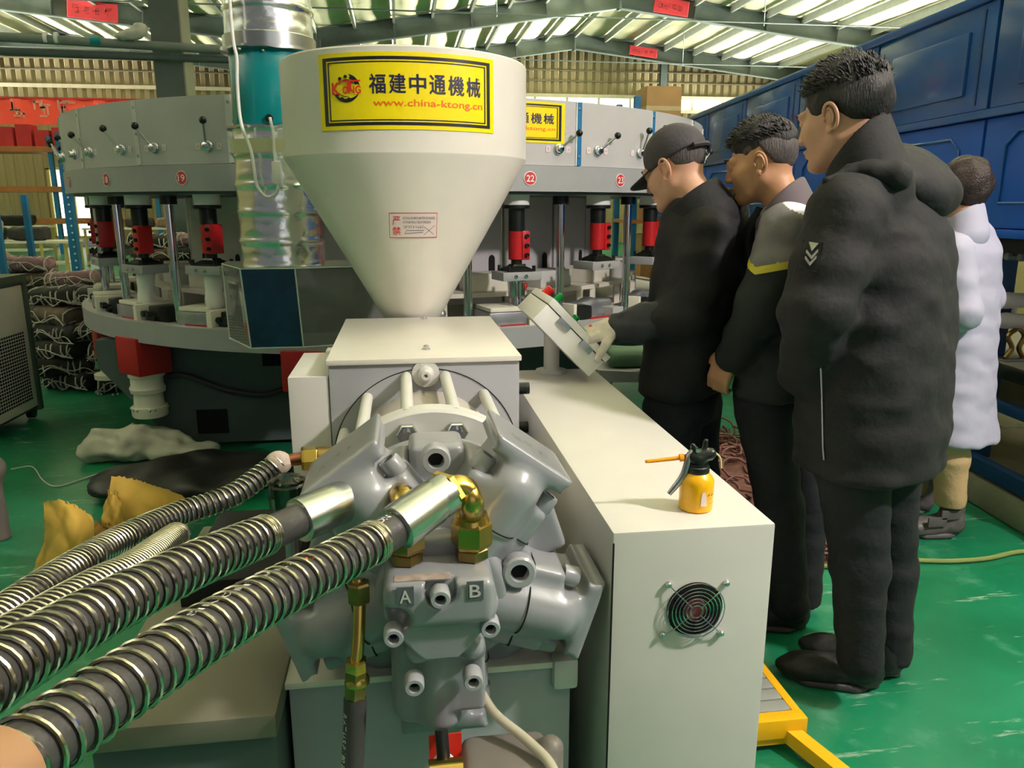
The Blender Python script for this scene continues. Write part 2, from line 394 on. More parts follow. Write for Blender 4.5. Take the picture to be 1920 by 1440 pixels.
def sculpt(fn, lo, hi, h, B=8):
    lo = np.array(lo, float); hi = np.array(hi, float); nb = np.ceil((hi-lo)/(h*B)).astype(int); n = nb*B+1
    bc = np.stack(np.meshgrid(*[np.arange(k) for k in nb], indexing='ij'), -1).reshape(-1, 3)
    dc = fn(lo+(bc+.5)*B*h); keep = np.abs(dc) < B*h*1.15
    val = np.zeros(n, np.float32)
    vb = np.repeat(np.repeat(np.repeat(np.where(dc < 0, -1, 1).reshape(nb), B, 0), B, 1), B, 2); val[:-1, :-1, :-1] = vb*9.
    val[-1] = 9; val[:, -1] = 9; val[:, :, -1] = 9
    loc = np.stack(np.meshgrid(*[np.arange(B+1)]*3, indexing='ij'), -1).reshape(-1, 3)
    kb = bc[keep]
    for i0 in range(0, len(kb), 400):
        g = (kb[i0:i0+400, None, :]*B+loc[None]).reshape(-1, 3); d = fn(lo+g*h); val[g[:, 0], g[:, 1], g[:, 2]] = d
    neg = val < 0; sh = np.array(val.shape)-1
    cnt = np.zeros(sh, np.int8)
    for dx in (0, 1):
        for dy in (0, 1):
            for dz in (0, 1): cnt += neg[dx:sh[0]+dx, dy:sh[1]+dy, dz:sh[2]+dz]
    act = np.argwhere((cnt > 0) & (cnt < 8)); idx = -np.ones(sh, np.int64); idx[act[:, 0], act[:, 1], act[:, 2]] = np.arange(len(act))
    acc = np.zeros((len(act), 3)); num = np.zeros(len(act))
    cs = [np.array(c) for c in ((0, 0, 0), (1, 0, 0), (0, 1, 0), (1, 1, 0), (0, 0, 1), (1, 0, 1), (0, 1, 1), (1, 1, 1))]
    for a in range(8):
        for k in range(3):
            if a & (1 << k): continue
            b = a | (1 << k); A = act+cs[a]; Bp = act+cs[b]
            va = val[A[:, 0], A[:, 1], A[:, 2]]; vb_ = val[Bp[:, 0], Bp[:, 1], Bp[:, 2]]; cr = (va < 0) != (vb_ < 0)
            t = np.where(cr, va/np.where(cr, va-vb_, 1), 0); acc += np.where(cr[:, None], cs[a]+(cs[b]-cs[a])*t[:, None], 0); num += cr
    V = lo+(act+acc/np.maximum(num, 1)[:, None])*h; Fc = []
    for k in range(3):
        k1, k2 = (k+1) % 3, (k+2) % 3; e = np.zeros(3, int); e[k] = 1
        s0 = neg[:sh[0], :sh[1], :sh[2]]; s1 = neg[e[0]:e[0]+sh[0], e[1]:e[1]+sh[1], e[2]:e[2]+sh[2]]
        ed = np.argwhere(s0 != s1); ed = ed[(ed[:, k1] > 0) & (ed[:, k2] > 0)]
        f = s0[ed[:, 0], ed[:, 1], ed[:, 2]]; o1 = np.zeros(3, int); o1[k1] = 1; o2 = np.zeros(3, int); o2[k2] = 1
        q = [idx[tuple((ed-d).T)] for d in (o1+o2, o2, 0*o1, o1)]
        Q = np.stack(q, 1); Q = np.where(f[:, None], Q, Q[:, ::-1]); Fc.append(Q[(Q >= 0).all(1)])
    return V, np.vstack(Fc).tolist()
# ================================================================ the hall
def S(o): o['kind'] = 'structure'; return o
def floor_mat():
    m = bpy.data.materials.new('green_epoxy_floor'); m.use_nodes = True; nt = m.node_tree; N = nt.nodes; L = nt.links; b = N['Principled BSDF']
    tc = N.new('ShaderNodeTexCoord')
    def noise(sc, det, rough=.5, stretch=None):
        n = N.new('ShaderNodeTexNoise'); n.inputs['Scale'].default_value = sc; n.inputs['Detail'].default_value = det; n.inputs['Roughness'].default_value = rough
        if stretch:
            mp = N.new('ShaderNodeMapping'); mp.inputs['Rotation'].default_value = (0, 0, .6); mp.inputs['Scale'].default_value = stretch; L.new(tc.outputs['Object'], mp.inputs['Vector']); L.new(mp.outputs['Vector'], n.inputs['Vector'])
        else: L.new(tc.outputs['Object'], n.inputs['Vector'])
        return n
    def ramp(f, a, b_): r = N.new('ShaderNodeMapRange'); r.inputs['From Min'].default_value = a; r.inputs['From Max'].default_value = b_; L.new(f, r.inputs['Value']); return r.outputs['Result']
    def mix(f, A, B):
        x = N.new('ShaderNodeMix'); x.data_type = 'RGBA'; L.new(f, x.inputs['Factor'])
        for s, v in (('A', A), ('B', B)):
            if isinstance(v, str): x.inputs[s].default_value = lin(v)+(1,)
            else: L.new(v, x.inputs[s])
        return x.outputs['Result']
    c = mix(ramp(noise(2.2, 6).outputs['Fac'], .35, .65), '0F6543', '1A7A55')
    c = mix(ramp(noise(5.5, 8, .7).outputs['Fac'], .55, .75), c, '4F8D74')
    c = mix(ramp(noise(3.0, 7, .7, (1, 7, 1)).outputs['Fac'], .605, .67), c, '87A892')
    c = mix(ramp(noise(1.1, 5, .6).outputs['Fac'], .62, .8), c, '3B7A5A')
    L.new(c, b.inputs['Base Color']); L.new(ramp(noise(4, 6).outputs['Fac'], .2, .8), b.inputs['Roughness'])
    r = N.new('ShaderNodeMapRange'); r.inputs['To Min'].default_value = .22; r.inputs['To Max'].default_value = .5; L.new(noise(3, 6).outputs['Fac'], r.inputs['Value']); L.new(r.outputs['Result'], b.inputs['Roughness'])
    return m
M['floor'] = floor_mat()
S(MB().box((-21, -9, -.1), (16, 31, 0)).build('floor', 'floor', smooth=None))['label'] = 'scuffed green epoxy factory floor'

RIDGES = [(-20.2, 5.75), (-11.2, 6.78), (-2.2, 5.95), (6.45, 7.25), (15.5, 6.25)]
BAYS = [-6.5, -.5, 5.5, 11.5, 17.5, 23.5, 29.5]
def roofz(x):
    xs = [r[0] for r in RIDGES]; zs = [r[1] for r in RIDGES]; return float(np.interp(x, xs, zs))
ceil = S(thing('ceiling', (0, 0, 6), 'double gabled steel roof lined with pale foil insulation quilts'))
rng = np.random.RandomState(3)
for (xa, za), (xb, zb) in zip(RIDGES[:-1], RIDGES[1:]):
    n = 8
    for k in range(n):
        x0, x1 = xa+(xb-xa)*k/n, xa+(xb-xa)*(k+1)/n
        for y0, y1 in zip(BAYS[:-1], BAYS[1:]+[30.3]):
            if x1 < -14 and y1 < 20: continue
            V = []; Fc = []; nx, ny = 5, 13; ph = rng.rand(4)*6
            for j in range(ny+1):
                for i in range(nx+1):
                    s, t = i/nx, j/ny; x = x0+(x1-x0)*s; y = y0+(y1-y0)*t
                    sag = .10*math.sin(pi*s)*(1+.15*math.sin(ph[0]+7*t)+.07*math.sin(ph[1]+17*t))+.006*math.sin(ph[2]+23*t+6*s)
                    V.append((x, y, roofz(x)+.34-sag+.03))
            for j in range(ny):
                for i in range(nx): a = j*(nx+1)+i; Fc.append([a, a+nx+1, a+nx+2, a+1])
            o = obj('foil_quilt', V, Fc, 'foil', ceil, 180)
        # purlin: one C-section bar over the whole length
        mb = MB(); zz = roofz(x1)+.12
        if k < n-1 or True:
            mb.box((x1-.035, -6.5, zz), (x1+.035, 30.2, zz+.2)); mb.build('purlin', 'purlin', ceil, None)
for yb in BAYS[1:]:
    for (xa, za), (xb, zb) in zip(RIDGES[:-1], RIDGES[1:]):
        mb = MB(); d = np.array([xb-xa, 0, zb-za]); L_ = np.linalg.norm(d); d /= L_; nrm = np.array([-d[2], 0, d[0]])
        c = np.array([xa, yb, za]); ey = np.array([0, 1., 0])
        mb.prism([(0, -.24), (L_, -.24), (L_, .24), (0, .24)], c, d, nrm, ey, -.012, .012)
        mb.prism([(0, -.26), (L_, -.26), (L_, -.235), (0, -.235)], c, d, nrm, ey, -.1, .1)
        mb.prism([(0, .235), (L_, .235), (L_, .26), (0, .26)], c, d, nrm, ey, -.1, .1)
        for f in (.25, .5, .75): mb.prism([(L_*f-.01, -.24), (L_*f+.01, -.24), (L_*f+.01, .24), (L_*f-.01, .24)], c, d, nrm, ey, -.1, .1)
        mb.build('rafter', 'beam', ceil, None)
    for x in (-2.2, 6.45):
        mb = MB(); z = roofz(x); mb.box((x-.03, yb-.12, z-.3), (x+.03, yb+.12, z+.3)); mb.build('joint_plate', 'beam', ceil, None)
for yb in (26.5, 20.5):      # thin bracing rods under the roof
    for xa, xb in ((-2.2, 15.3), (-14, -2.2)):
        mb = MB(); mb.tube([(xa, yb, min(roofz(xa), roofz(xb))+.12), (xb, yb, min(roofz(xa), roofz(xb))+.12)], .02, 6); mb.build('bracing_rod', 'beam', ceil, None)
    for x in (2.5, 9.5): 
        mb = MB(); mb.tube([(x, yb, 6.0), (x, yb, roofz(x)+.2)], .012, 5); mb.build('bracing_rod', 'beam', ceil, None)

# red slogan boards on the rafters
def slogan(x, yb, w, h, lab):
    z = roofz(x); sl = (roofz(x+.5)-roofz(x-.5)); a = math.atan(sl)
    t = thing('slogan_board', (x, yb-.14, z-.06), lab, 'sign', 'red slogan boards on the roof beams')
    R = Ry(-a); mb = MB(); mb.box((x-w/2, yb-.17, z-.02-h/2), (x+w/2, yb-.14, z-.02+h/2), .01, R); mb.build('board', 'cartonred', t, None)
    V, Fc, asp = marks(4, len(lab)); hh = h*.5; ww = w*.8; V = V.copy(); V = np.stack([(V[:, 0]-.5)*ww, np.zeros(len(V))-.022, (V[:, 1]-.5)*hh], 1)@R.T+np.array([x, yb-.155, z-.02])
    obj('blurred_print', V, Fc, mat('faded_red_ink', '7C1A1A', .6), t)
slogan(7.95, 23.5, 1.05, .42, 'red slogan board on the nearer roof beam above the capped man')
slogan(9.0, 29.5, 1.05, .32, 'red slogan board on the far roof beam near the gable wall')
slogan(-7.9, 23.5, 1.25, .45, 'red slogan board on the roof beam at top left corner')

# back wall: single profiled sheets, girts, window band
wb = S(thing('wall_back', (0, 30.4, 0), 'beige profiled steel sheet gable wall with a window band'))
pm = {}
x = -15.0
while x < 15.4:
    z1 = roofz(x+.15)+.35
    for za, zb in (((0, 4.98), (5.52, z1)) if x > 3.6 else ((0, 5.0), (5.0, z1))):
        mb = MB(); mb.prism([(0, 0), (.06, 0), (.085, -.035), (.235, -.035), (.26, 0), (.318, 0), (.318, .02), (0, .02)], (x, 30.4, 0), (1, 0, 0), (0, 1, 0), (0, 0, 1), za, zb)
        if not (za == 0 and -12.6 < x < -10.6): mb.build('wall_sheet', 'wallp', wb, None)
        else:
            mb = MB(); mb.prism([(0, 0), (.06, 0), (.085, -.035), (.235, -.035), (.26, 0), (.318, 0), (.318, .02), (0, .02)], (x, 30.4, 0), (1, 0, 0), (0, 1, 0), (0, 0, 1), 2.75, zb); mb.build('wall_sheet', 'wallp', wb, None)
    x += .32
for z in (6.4, 6.03): MB().box((-15, 30.33, z-.02), (15.4, 30.37, z+.02)).build('girt', mat('sheet_seam', '7C735A', .7), wb, None)
for z in (5.5, 5.0): MB().box((-15 if z > 5.2 else 3.6, 30.28, z-.06), (15.4, 30.42, z+.06)).build('window_rail', mat('pale_trim', 'D9D2B6', .6), wb, None)
xx = 3.9; wi = 1
while xx < 15:
    t = S(thing('window_%d' % wi, (xx+.6, 30.4, 5.05))); wi += 1
    MB().box((xx, 30.38, 5.06), (xx+1.2, 30.39, 5.45)).build('pane', 'pane', t, None)
    MB().box((xx-.04, 30.34, 5.05), (xx+.04, 30.44, 5.46)).build('mullion', mat('pale_trim', 'D9D2B6', .6), t, None)
    xx += 1.24
# tall window with cream frame at the far left
t = S(thing('window_40', (-11.6, 30.4, .4)))
for x0 in (-12.35, -11.6): MB().box((x0, 30.38, .35), (x0+.72, 30.39, 2.7)).build('pane', 'pane', t, None)
for x0 in (-12.42, -11.66, -10.9): MB().box((x0, 30.3, .3), (x0+.09, 30.44, 2.75)).build('frame', 'frameyellow', t, None)
for z0 in (.28, 1.9, 2.68): MB().box((-12.42, 30.3, z0), (-10.8, 30.44, z0+.09)).build('frame', 'frameyellow', t, None)
S(MB().box((-20.4, -6.5, 0), (-20.2, 30.4, 6.2)).build('wall_left', 'wallp', smooth=None))['label'] = 'beige sheet side wall far left'
S(MB().box((15.7, -6.5, 0), (15.9, 30.4, 6.6)).build('wall_right', 'wallp', smooth=None))['label'] = 'beige sheet side wall far right'
# stanchions
def hcolumn(name, x, y, z1, w, d, lab):
    t = S(thing(name, (x, y, 0), lab))
    MB().box((x-.012, y-d/2, 0), (x+.012, y+d/2, z1)).build('web', 'beam', t, None)
    for s in (-1, 1): MB().box((x-w/2, y+s*d/2-.012, 0), (x+w/2, y+s*d/2+.012, z1)).build('flange', 'beam', t, None)
    return t
c1 = hcolumn('column', -2.95, 11.5, roofz(-2.2), .38, .42, 'dark grey steel column behind the carousel')
MB().box((-2.772, 11.27, 0), (-2.752, 11.73, roofz(-2.2))).build('edge_strip', mat('column_edge', '8C8B78', .6), c1, None)  # paler colour painted in for the lit right side of the column
hcolumn('column', -2.2, 23.5, 5.9, .3, .4, 'far dark steel column in the roof valley')
hcolumn('column', 10.05, 30.1, 6.9, .25, .2, 'slim pale wall post on the gable')
# overhead pipe on the left
pp = thing('overhead_pipe', (-4, 11, 3.3), 'long grey overhead pipe with white couplings beside the column', 'pipe')
a, b = atY(-120, 62, 10.8), atY(430, 94, 11.1); d = (b-a)/np.linalg.norm(b-a)
MB().cyl(a, b, .055, n=14).build('upper_pipe', 'pipe', pp)
MB().cyl(a+np.array([0, .1, -.16]), b+np.array([0, .1, -.1]), .05, n=12).build('lower_pipe', 'beam', pp)
for u in (86, 106):
    p = atY(u, 71, 10.9); MB().cyl(p-d*.02, p+d*.02, .066, n=14).build('coupling', 'white', pp)
p = atY(180, 77, 10.95); MB().cyl(p-d*.06, p+d*.06, .06, n=14).build('tape_band', 'teal', pp)
V, Fc = sculpt(lambda p: smin(smin(d_ell(p, (0, 0, 0), (.13, .09, .07)), d_ell(p, (.1, 0, .06), (.09, .08, .08)), .04), d_ell(p, (-.12, 0, -.03), (.1, .06, .04)), .04)+.012*nz3(p, 30), (-.3, -.2, -.2), (.3, .2, .2), .02)
obj('cloth_bundle', V+atY(248, 64, 10.9), Fc, 'plasticbag', smooth=180); tag(bpy.context.scene.objects['cloth_bundle'], 'small pale rag lying on the overhead pipe', 'rag')
# ================================================================ rotary moulding carousel
CX, CY0, CR = 0.0, 6.2, 2.25
def pol(phi, r, z): a = math.radians(phi); return np.array([CX+r*math.sin(a), CY0-r*math.cos(a), z])
def PHI(k): return 17.0+15.3*(k-22)
car = thing('rotary_carousel', (CX, CY0, 0), 'round pale grey rotary moulding carousel with levers and red presses', 'machine')
STEP = 15.3
NS = [k for k in range(14, 28)]
def arc_box(name, p0, p1, r0, r1, z0, z1, m, parent, n=6, bev=None):
    V = []; Fc = []
    for i in range(n+1):
        ph = p0+(p1-p0)*i/n
        for r, z in ((r0, z0), (r1, z0), (r1, z1), (r0, z1)): V.append(pol(ph, r, z))
    for i in range(n):
        for k in range(4): a, b = i*4+k, i*4+(k+1) % 4; Fc.append([a, b, b+4, a+4])
    Fc.append([3, 2, 1, 0]); Fc.append([n*4+k for k in range(4)])
    return obj(name, V, Fc, m, parent, 40)
# drum panels with joint strips
for k in range(14, 38):
    ph = PHI(k)
    arc_box('drum_panel', ph-STEP/2+.15, ph+STEP/2-.15, CR-.02, CR, 1.652, 1.975, 'panel', car, 8)
    vis = k <= 26
    if vis:
        s = arc_box('joint_strip', ph+STEP/2-.42, ph+STEP/2+.42, CR-.001, CR+.005, 1.655, 1.972, 'rackblue' if k >= 22 else 'lgrey', car, 1)
        if k >= 22: arc_box('joint_edge', ph+STEP/2-.52, ph+STEP/2-.38, CR, CR+.007, 1.655, 1.972, 'white', car, 1)
        for z in (1.70, 1.81, 1.94):
            MB().lathe(pol(ph+STEP/2, CR+.004, z), [(.009, 0), (.007, .005), (.0005, .006)], 8, pol(ph+STEP/2, 1, 0)-pol(0, 0, 0)).build('rivet', 'steel', s)
arc_box('drum_roof', 0, 360, .3, CR-.02, 1.93, 1.95, 'panel', car, 48)
arc_box('lower_ring', 0, 360, CR-.25, CR+.012, 1.52, 1.65, 'ring', car, 72)
arc_box('ring_underside', 0, 360, 1.2, CR-.03, 1.506, 1.519, 'dgrey', car, 48)
# levers: two per panel joint
levers = []
def lever(phi, tilt, z=1.735):
    n = pol(phi, 1, 0)-pol(0, 0, 0); n = n/np.linalg.norm(n); t = np.array([-n[1], n[0], 0]); c = pol(phi, CR, z)
    if t[0] < 0: t = -t
    L_ = thing('lever', c, parent=car)
    MB().lathe(c, [(.03, 0), (.03, .006), (.026, .012), (.022, .014), (.02, .03), (.012, .034), (.0005, .034)], 16, n).build('boss', 'chrome', L_)
    d = n*.35+t*math.sin(tilt)+np.array([0, 0, 1])*math.cos(tilt); d /= np.linalg.norm(d); e = c+n*.02+d*.115
    MB().cyl(c+n*.02, e, .0055, n=8).build('rod', 'steel', L_)
    MB().ell(e+d*.012, (.0185, .0185, .0185), 14, 9).build('ball_knob', 'black', L_)
    for s in (-1, 1):
        q = c+t*s*.062; x = t; mb = MB(); mb.prism([(-.013, -.016), (.013, -.016), (.013, .016), (-.013, .016)], q, t, (0, 0, 1), n, .0005, .002); sk = mb.build('lever_label', 'pinklabel', L_, None)
        V, Fc, asp = marks(1, int(phi*7+s), 0, 5); obj('blurred_print', q+np.outer((V[:, 0]-.5)*.011, t)+np.outer((V[:, 1]-.5)*.018, [0, 0, 1])+n*.003, Fc, 'platered', L_)
for k in range(14, 27):
    b = PHI(k)+STEP/2
    for s in (-3.3, 3.3):
        ti = .85 if k >= 22 else (-.5 if b > -50 else -.7)
        if 38 < b < 42 and s < 0: ti = .05
        if -25 < b < -20 and s < 0: ti = .22
        lever(b+s, ti)
# station number plates
def on_cyl(V2, phi, r, z, w, h, off):
    """flat print (0..1 x 0..1) wrapped on the carousel rim"""
    V = []
    for x, y, *_ in V2: V.append(pol(phi+math.degrees((x-.5)*w/r), r+off, z+(y-.5)*h))
    return V
for k in range(16, 26):
    ph = PHI(k); c = pol(ph, CR+.012, 1.585); n = pol(ph, 1, 0)-pol(0, 0, 0)
    t = thing('number_plate', c, parent=car)
    MB().lathe(c, [(.036, 0), (.036, .002), (.0005, .0022)], 24, n).build('plate_rim', 'inkwhite', t)
    MB().lathe(c, [(.032, .002), (.032, .003), (.0005, .0032)], 24, n).build('plate_face', 'platered', t)
    num = k if k <= 24 else k-24
    V, Fc, asp = text_mesh(str(num), bold=.015); w = .024 if num < 10 else .044
    obj('numeral', on_cyl(V, ph, CR+.012, 1.585, w, .034, .0045), Fc, 'inkwhite', t)
# yellow maker's sign on the drum between stations 21 and 22
def maker_sign(place, parent, big):
    """place(x, y, off) maps sign coordinates (0..1, 0..1) to the curved surface"""
    def patch(name, x0, x1, y0, y1, off, m, n=14):
        V = []; Fc = []
        for i in range(n+1):
            for y in (y0, y1):
                for o_ in (0, off): V.append(place(x0+(x1-x0)*i/n, y, o_))
        for i in range(n):
            a = i*4; Fc += [[a+1, a+5, a+7, a+3], [a, a+2, a+6, a+4], [a, a+4, a+5, a+1], [a+2, a+3, a+7, a+6]]
        Fc += [[0, 1, 3, 2], [n*4, n*4+2, n*4+3, n*4+1]]
        return obj(name, V, Fc, m, parent, 40)
    patch('sign_sheet', 0, 1, 0, 1, .0015, 'stickyellow', 24)
    for ins, th in ((.03, .022), (.062, .008)):
        iy = ins*1.9; ty = th*1.9
        patch('sign_border', ins, 1-ins, iy, iy+ty, .0022, 'inkblack', 20); patch('sign_border', ins, 1-ins, 1-iy-ty, 1-iy, .0022, 'inkblack', 20)
        patch('sign_border', ins, ins+th, iy, 1-iy, .0022, 'inkblack', 1); patch('sign_border', 1-ins-th, 1-ins, iy, 1-iy, .0022, 'inkblack', 1)
    def word(txt, x0, x1, y0, y1, m, bold=0, off=.0026):
        V, Fc, asp = text_mesh(txt, bold=bold); return obj('lettering', [place(x0+v[0]*(x1-x0), y0+v[1]*(y1-y0), off) for v in V], Fc, m, parent)
    for i, ch in enumerate('福建中通機械'):
        for dx in ((-.0018, .0018) if ch == '機' else (0,)): word(ch, .295+i*.104+dx, .295+i*.104+.088+dx, .465, .72, 'inkblue', 0 if ch == '機' else .016, .0026+abs(dx)*.05+(dx > 0)*.0002)
    word('www.china-ktong.cn', .315, .915, .275, .395, 'inkorange', .004)
    word('K', .085, .135, .46, .62, 'inkred', .03, .004); word('T', .125, .25, .5, .645, 'inkred', .008, .0042)
    for i, ch in enumerate('ONG'): word(ch, .148+i*.036, .148+i*.036+.032, .47, .57, 'inkred', .02, .004)
    # bearing emblem: two crescents, an inner ring and rolling elements
    cx, cy, rx, ry = .168, .545, .078, .185
    def cres(a0, a1, w0, w1, r0):
        V = []; Fc = []; n = 18
        for i in range(n+1):
            f = i/n; a = a0+(a1-a0)*f; w = w0+(w1-w0)*math.sin(pi*f)
            for rr in (r0, r0-w): V.append(place(cx+rx*rr*math.cos(a), cy+ry*rr*math.sin(a), .0025))
        for i in range(n): Fc.append([i*2, i*2+1, i*2+3, i*2+2])
        obj('emblem_arc', V, Fc, 'inkblack', parent)
    cres(.15, 1.35, .02, .28, 1.0); cres(3.4, 5.9, .02, .26, 1.0); cres(.5, 2.7, .05, .08, .62); cres(3.7, 5.0, .03, .06, .62)
    for a in (.45, 1.05, 1.6, 2.15, 3.75, 4.3, 4.95):
        V = [place(cx+rx*(.8*math.cos(a)+.13*math.cos(q)), cy+ry*(.8*math.sin(a)+.13*math.sin(q)), .0025) for q in np.linspace(0, 2*pi, 12, endpoint=False)]
        obj('emblem_ball', V, [list(range(12))], 'inkblack', parent)
cs = thing('maker_sign', pol(13.5, CR, 1.82), parent=car)
maker_sign(lambda x, y, o: pol(13.5+(x-.5)*17.6, CR+.001+o, 1.762+y*.2), cs, False)

# inner drum with slotted skirt
for k in range(15, 28):
    ph = PHI(k)-1.2
    sk = arc_box('skirt_panel', ph-STEP/2+.4, ph+STEP/2-.4, 1.52, 1.55, .86, 1.5, 'panel' if k > 20 else 'lgrey', car, 5)
    V = []; n = pol(ph+5, 1, 0)-pol(0, 0, 0); c = pol(ph+4.6, 1.552, 0); t = np.array([-n[1], n[0], 0]); 
    poly = [(-.02, .9), (.02, .9), (.02, 1.13)]+[(.02*math.cos(a), 1.13+.025*math.sin(a)) for a in np.linspace(.3, pi-.3, 5)]+[(-.02, 1.13)]
    mb = MB(); mb.prism(poly, (c[0], c[1], 0), t, (0, 0, 1), n, 0, .004); mb.build('slot', 'dark', sk, None)
arc_box('inner_ledge', -110, 80, 1.5, 1.82, .93, .955, 'offwhite', car, 40)
for k in range(16, 27):
    for s in (-5.5, 5.5):
        p = pol(PHI(k)+s, 1.8, .8); MB().box((p[0]-.018, p[1]-.018, .8), (p[0]+.018, p[1]+.018, .93)).build('ledge_leg', 'offwhite', car, None)
    p = pol(PHI(k), 1.66, .955); R = Rz(math.radians(PHI(k)))
    MB().box((p[0]-.13, p[1]-.1, .955), (p[0]+.13, p[1]+.1, 1.06), .008, R).build('guide_block', 'lgrey' if k % 2 else 'offwhite', car)
# table ring and pillars
arc_box('table_ring', 0, 360, CR-.08, CR, .70, .815, 'ring', car, 72)
arc_box('table_top', 0, 360, .6, CR-.06, .77, .80, 'lgrey', car, 72)
for k in range(15, 27):
    p = pol(PHI(k)+STEP/2, 2.1, 0); MB().cyl((p[0], p[1], .8), (p[0], p[1], 1.5), .0235, n=18).build('tie_pillar', 'chrome', car)
    p = pol(PHI(k)+STEP/2, 2.1, 0); MB().cyl((p[0], p[1], 1.455), (p[0], p[1], 1.5), .045, n=18).build('pillar_nut', 'black', car)
# press units
def press(k, low):
    ph = PHI(k); c = pol(ph, 2.1, 0); R = Rz(math.radians(ph)); u = thing('press_unit', (c[0], c[1], 1.1), parent=car)
    z = 1.50; dz = low
    def C(r, z0, z1, name, m, bev=0.0, n=24): MB().cyl((c[0], c[1], z0), (c[0], c[1], z1), r, n=n, bev=bev).build(name, m, u)
    MB().box((c[0]-.11, c[1]-.09, 1.505), (c[0]+.11, c[1]+.09, 1.518), .006, R).build('mount_plate', 'lgrey', u)
    mb = MB(); mb.lathe((c[0], c[1], 1.452), [(.069, 0), (.069, .055), (.064, .068), (.05, .072)], 26); mb.build('white_cap', 'white', u)
    C(.072, 1.432, 1.452, 'black_collar', 'black', .004); C(.044, 1.35-dz*.3, 1.432, 'piston_sleeve', 'black')
    zt = 1.353-dz*.3; zb = zt-.155
    C(.045, zb, zt, 'red_cylinder', 'red', .004)
    MB().box((c[0]+.012, c[1]-.05, zb), (c[0]+.058, c[1]+.035, zt), .006, R, (c[0], c[1], zb)).build('red_clamp', 'red', u)
    for i in range(3):
        q = np.array([c[0], c[1], 0])+R@np.array([.036, -.052, 0]); MB().lathe((q[0], q[1], zb+.028+i*.05), [(.011, 0), (.011, .012), (.006, .012), (.005, .006), (.0005, .006)], 10, R@np.array([0, -1, 0])).build('clamp_screw', 'black', u)
    C(.03, zb-.03, zb, 'neck', 'black')
    mb = MB(); mb.lathe((c[0], c[1], zb-.062), [(.095, 0), (.095, .012), (.05, .03), (.042, .038)], 4, (0, 0, 1), True, pi/4+math.radians(ph), 2*pi+pi/4+math.radians(ph)); mb.build('flange', 'black', u, 20)
    for sx in (-1, 1):
        for sy in (-1, 1):
            q = np.array([c[0], c[1], 0])+R@np.array([sx*.075, sy*.062, 0]); MB().cyl((q[0], q[1], zb-.06), (q[0], q[1], zb-.03), .01, n=8).build('flange_bolt', 'black', u)
    MB().box((c[0]-.115, c[1]-.08, zb-.108), (c[0]+.115, c[1]+.08, zb-.062), .004, R).build('mould_plate', 'ring', u)
    for i, sx in enumerate((-.04, .02)):
        q = np.array([c[0], c[1], 0])+R@np.array([sx, -.0805, 0]); MB().lathe((q[0], q[1], zb-.085), [(.011, 0), (.011, .003), (.0005, .004)], 10, R@np.array([0, -1, 0])).build('plate_screw', 'chrome', u)
    return c, R, zb-.108
for k in range(15, 27):
    low = .12 if k == 22 else (.05 if k in (18, 20) else 0.0)
    c, R, zb = press(k, low)
    if k in (22, 19, 18):
        # silver last hanging below the plate
        h = .16
        fn = lambda p: smin(d_cone(p, (0, 0, 0), (0, -.01, -h), .052, .04), d_cone(p, (0, -.01, -h+.02), (0, .05, -h-.01), .045, .03), .02)
        V, Fc = sculpt(fn, (-.1, -.1, -h-.07), (.1, .13, .06), .012); V = V[:, :]; V[:, 2] = np.minimum(V[:, 2], 0)
        L_ = obj('shoe_last', (V@R.T)+np.array([c[0], c[1], zb]), Fc, 'chrome' if k == 22 else 'white', smooth=180, loc=(c[0], c[1], zb-h))
        tag(L_, {22: 'shiny metal shoe last hanging under press 22', 19: 'white shoe last hanging beneath number plate 19', 18: 'white shoe last hanging left of number plate 19'}[k], 'shoe last', 'shoe lasts under the presses')
        if k == 22:
            V, Fc, a = text_mesh('9', bold=.02); V = np.stack([(V[:, 0]-.5)*.026+.028, np.full(len(V), -.056), (V[:, 1]-.5)*.045-.035], 1); V[:, 1] -= .0; obj('painted_numeral', (V@R.T)+np.array([c[0], c[1], zb]), Fc, 'redd', L_)
# moulds on the table, one per station
def mould_mesh(kind):
    """parts in station-local axes: x tangential, y inward, z up"""
    P = []
    def bx(name, a, b, m, bev=.004): mb = MB(); mb.box(a, b, bev); P.append((name, mb, m))
    if kind == 0:
        bx('lower_half', (-.16, -.13, .0), (.06, .1, .085), 'alu'); bx('upper_half', (-.15, -.12, .088), (.05, .1, .11), 'offwhite'); bx('end_bracket', (.065, -.15, 0), (.1, .1, .1), 'offwhite'); bx('red_strip', (-.1, -.135, -.005), (.05, -.128, .02), 'redd', 0)
        for i in range(2): mb = MB(); mb.cyl((.125+i*.045, -.1, .03), (.125+i*.045, .05, .03), .026, n=12); mb.cyl((.125+i*.045, -.13, .05), (.125+i*.045, -.1, .05), .018, n=10); P.append(('valve', mb, 'black'))
        bx('valve_block', (.1, -.08, .0), (.22, .06, .09), 'black', .01)
    elif kind == 1:
        mb = MB(); V, Fc = sculpt(lambda p: smin(d_cone(p, (-.15, 0, .05), (.02, .02, .06), .045, .055), smin(d_cone(p, (.02, .02, .06), (.17, 0, .075), .05, .03), d_box(p, (0, .03, .02), (.16, .08, .02), .01), .02), .03), (-.22, -.12, -.03), (.24, .14, .15), .014)
        mb.add(V, Fc); P.append(('shoe_half', mb, 'alu')); bx('hinge_block', (.1, -.12, 0), (.19, -.02, .06), 'ring'); bx('foot_bracket', (-.2, -.1, 0), (-.175, .02, .1), 'offwhite'); bx('red_strip', (-.1, -.14, 0), (.08, -.12, .02), 'redd', 0)
        bx('motor', (-.17, -.13, .0), (-.08, -.03, .09), 'black', .015)
    return P
cache = {}
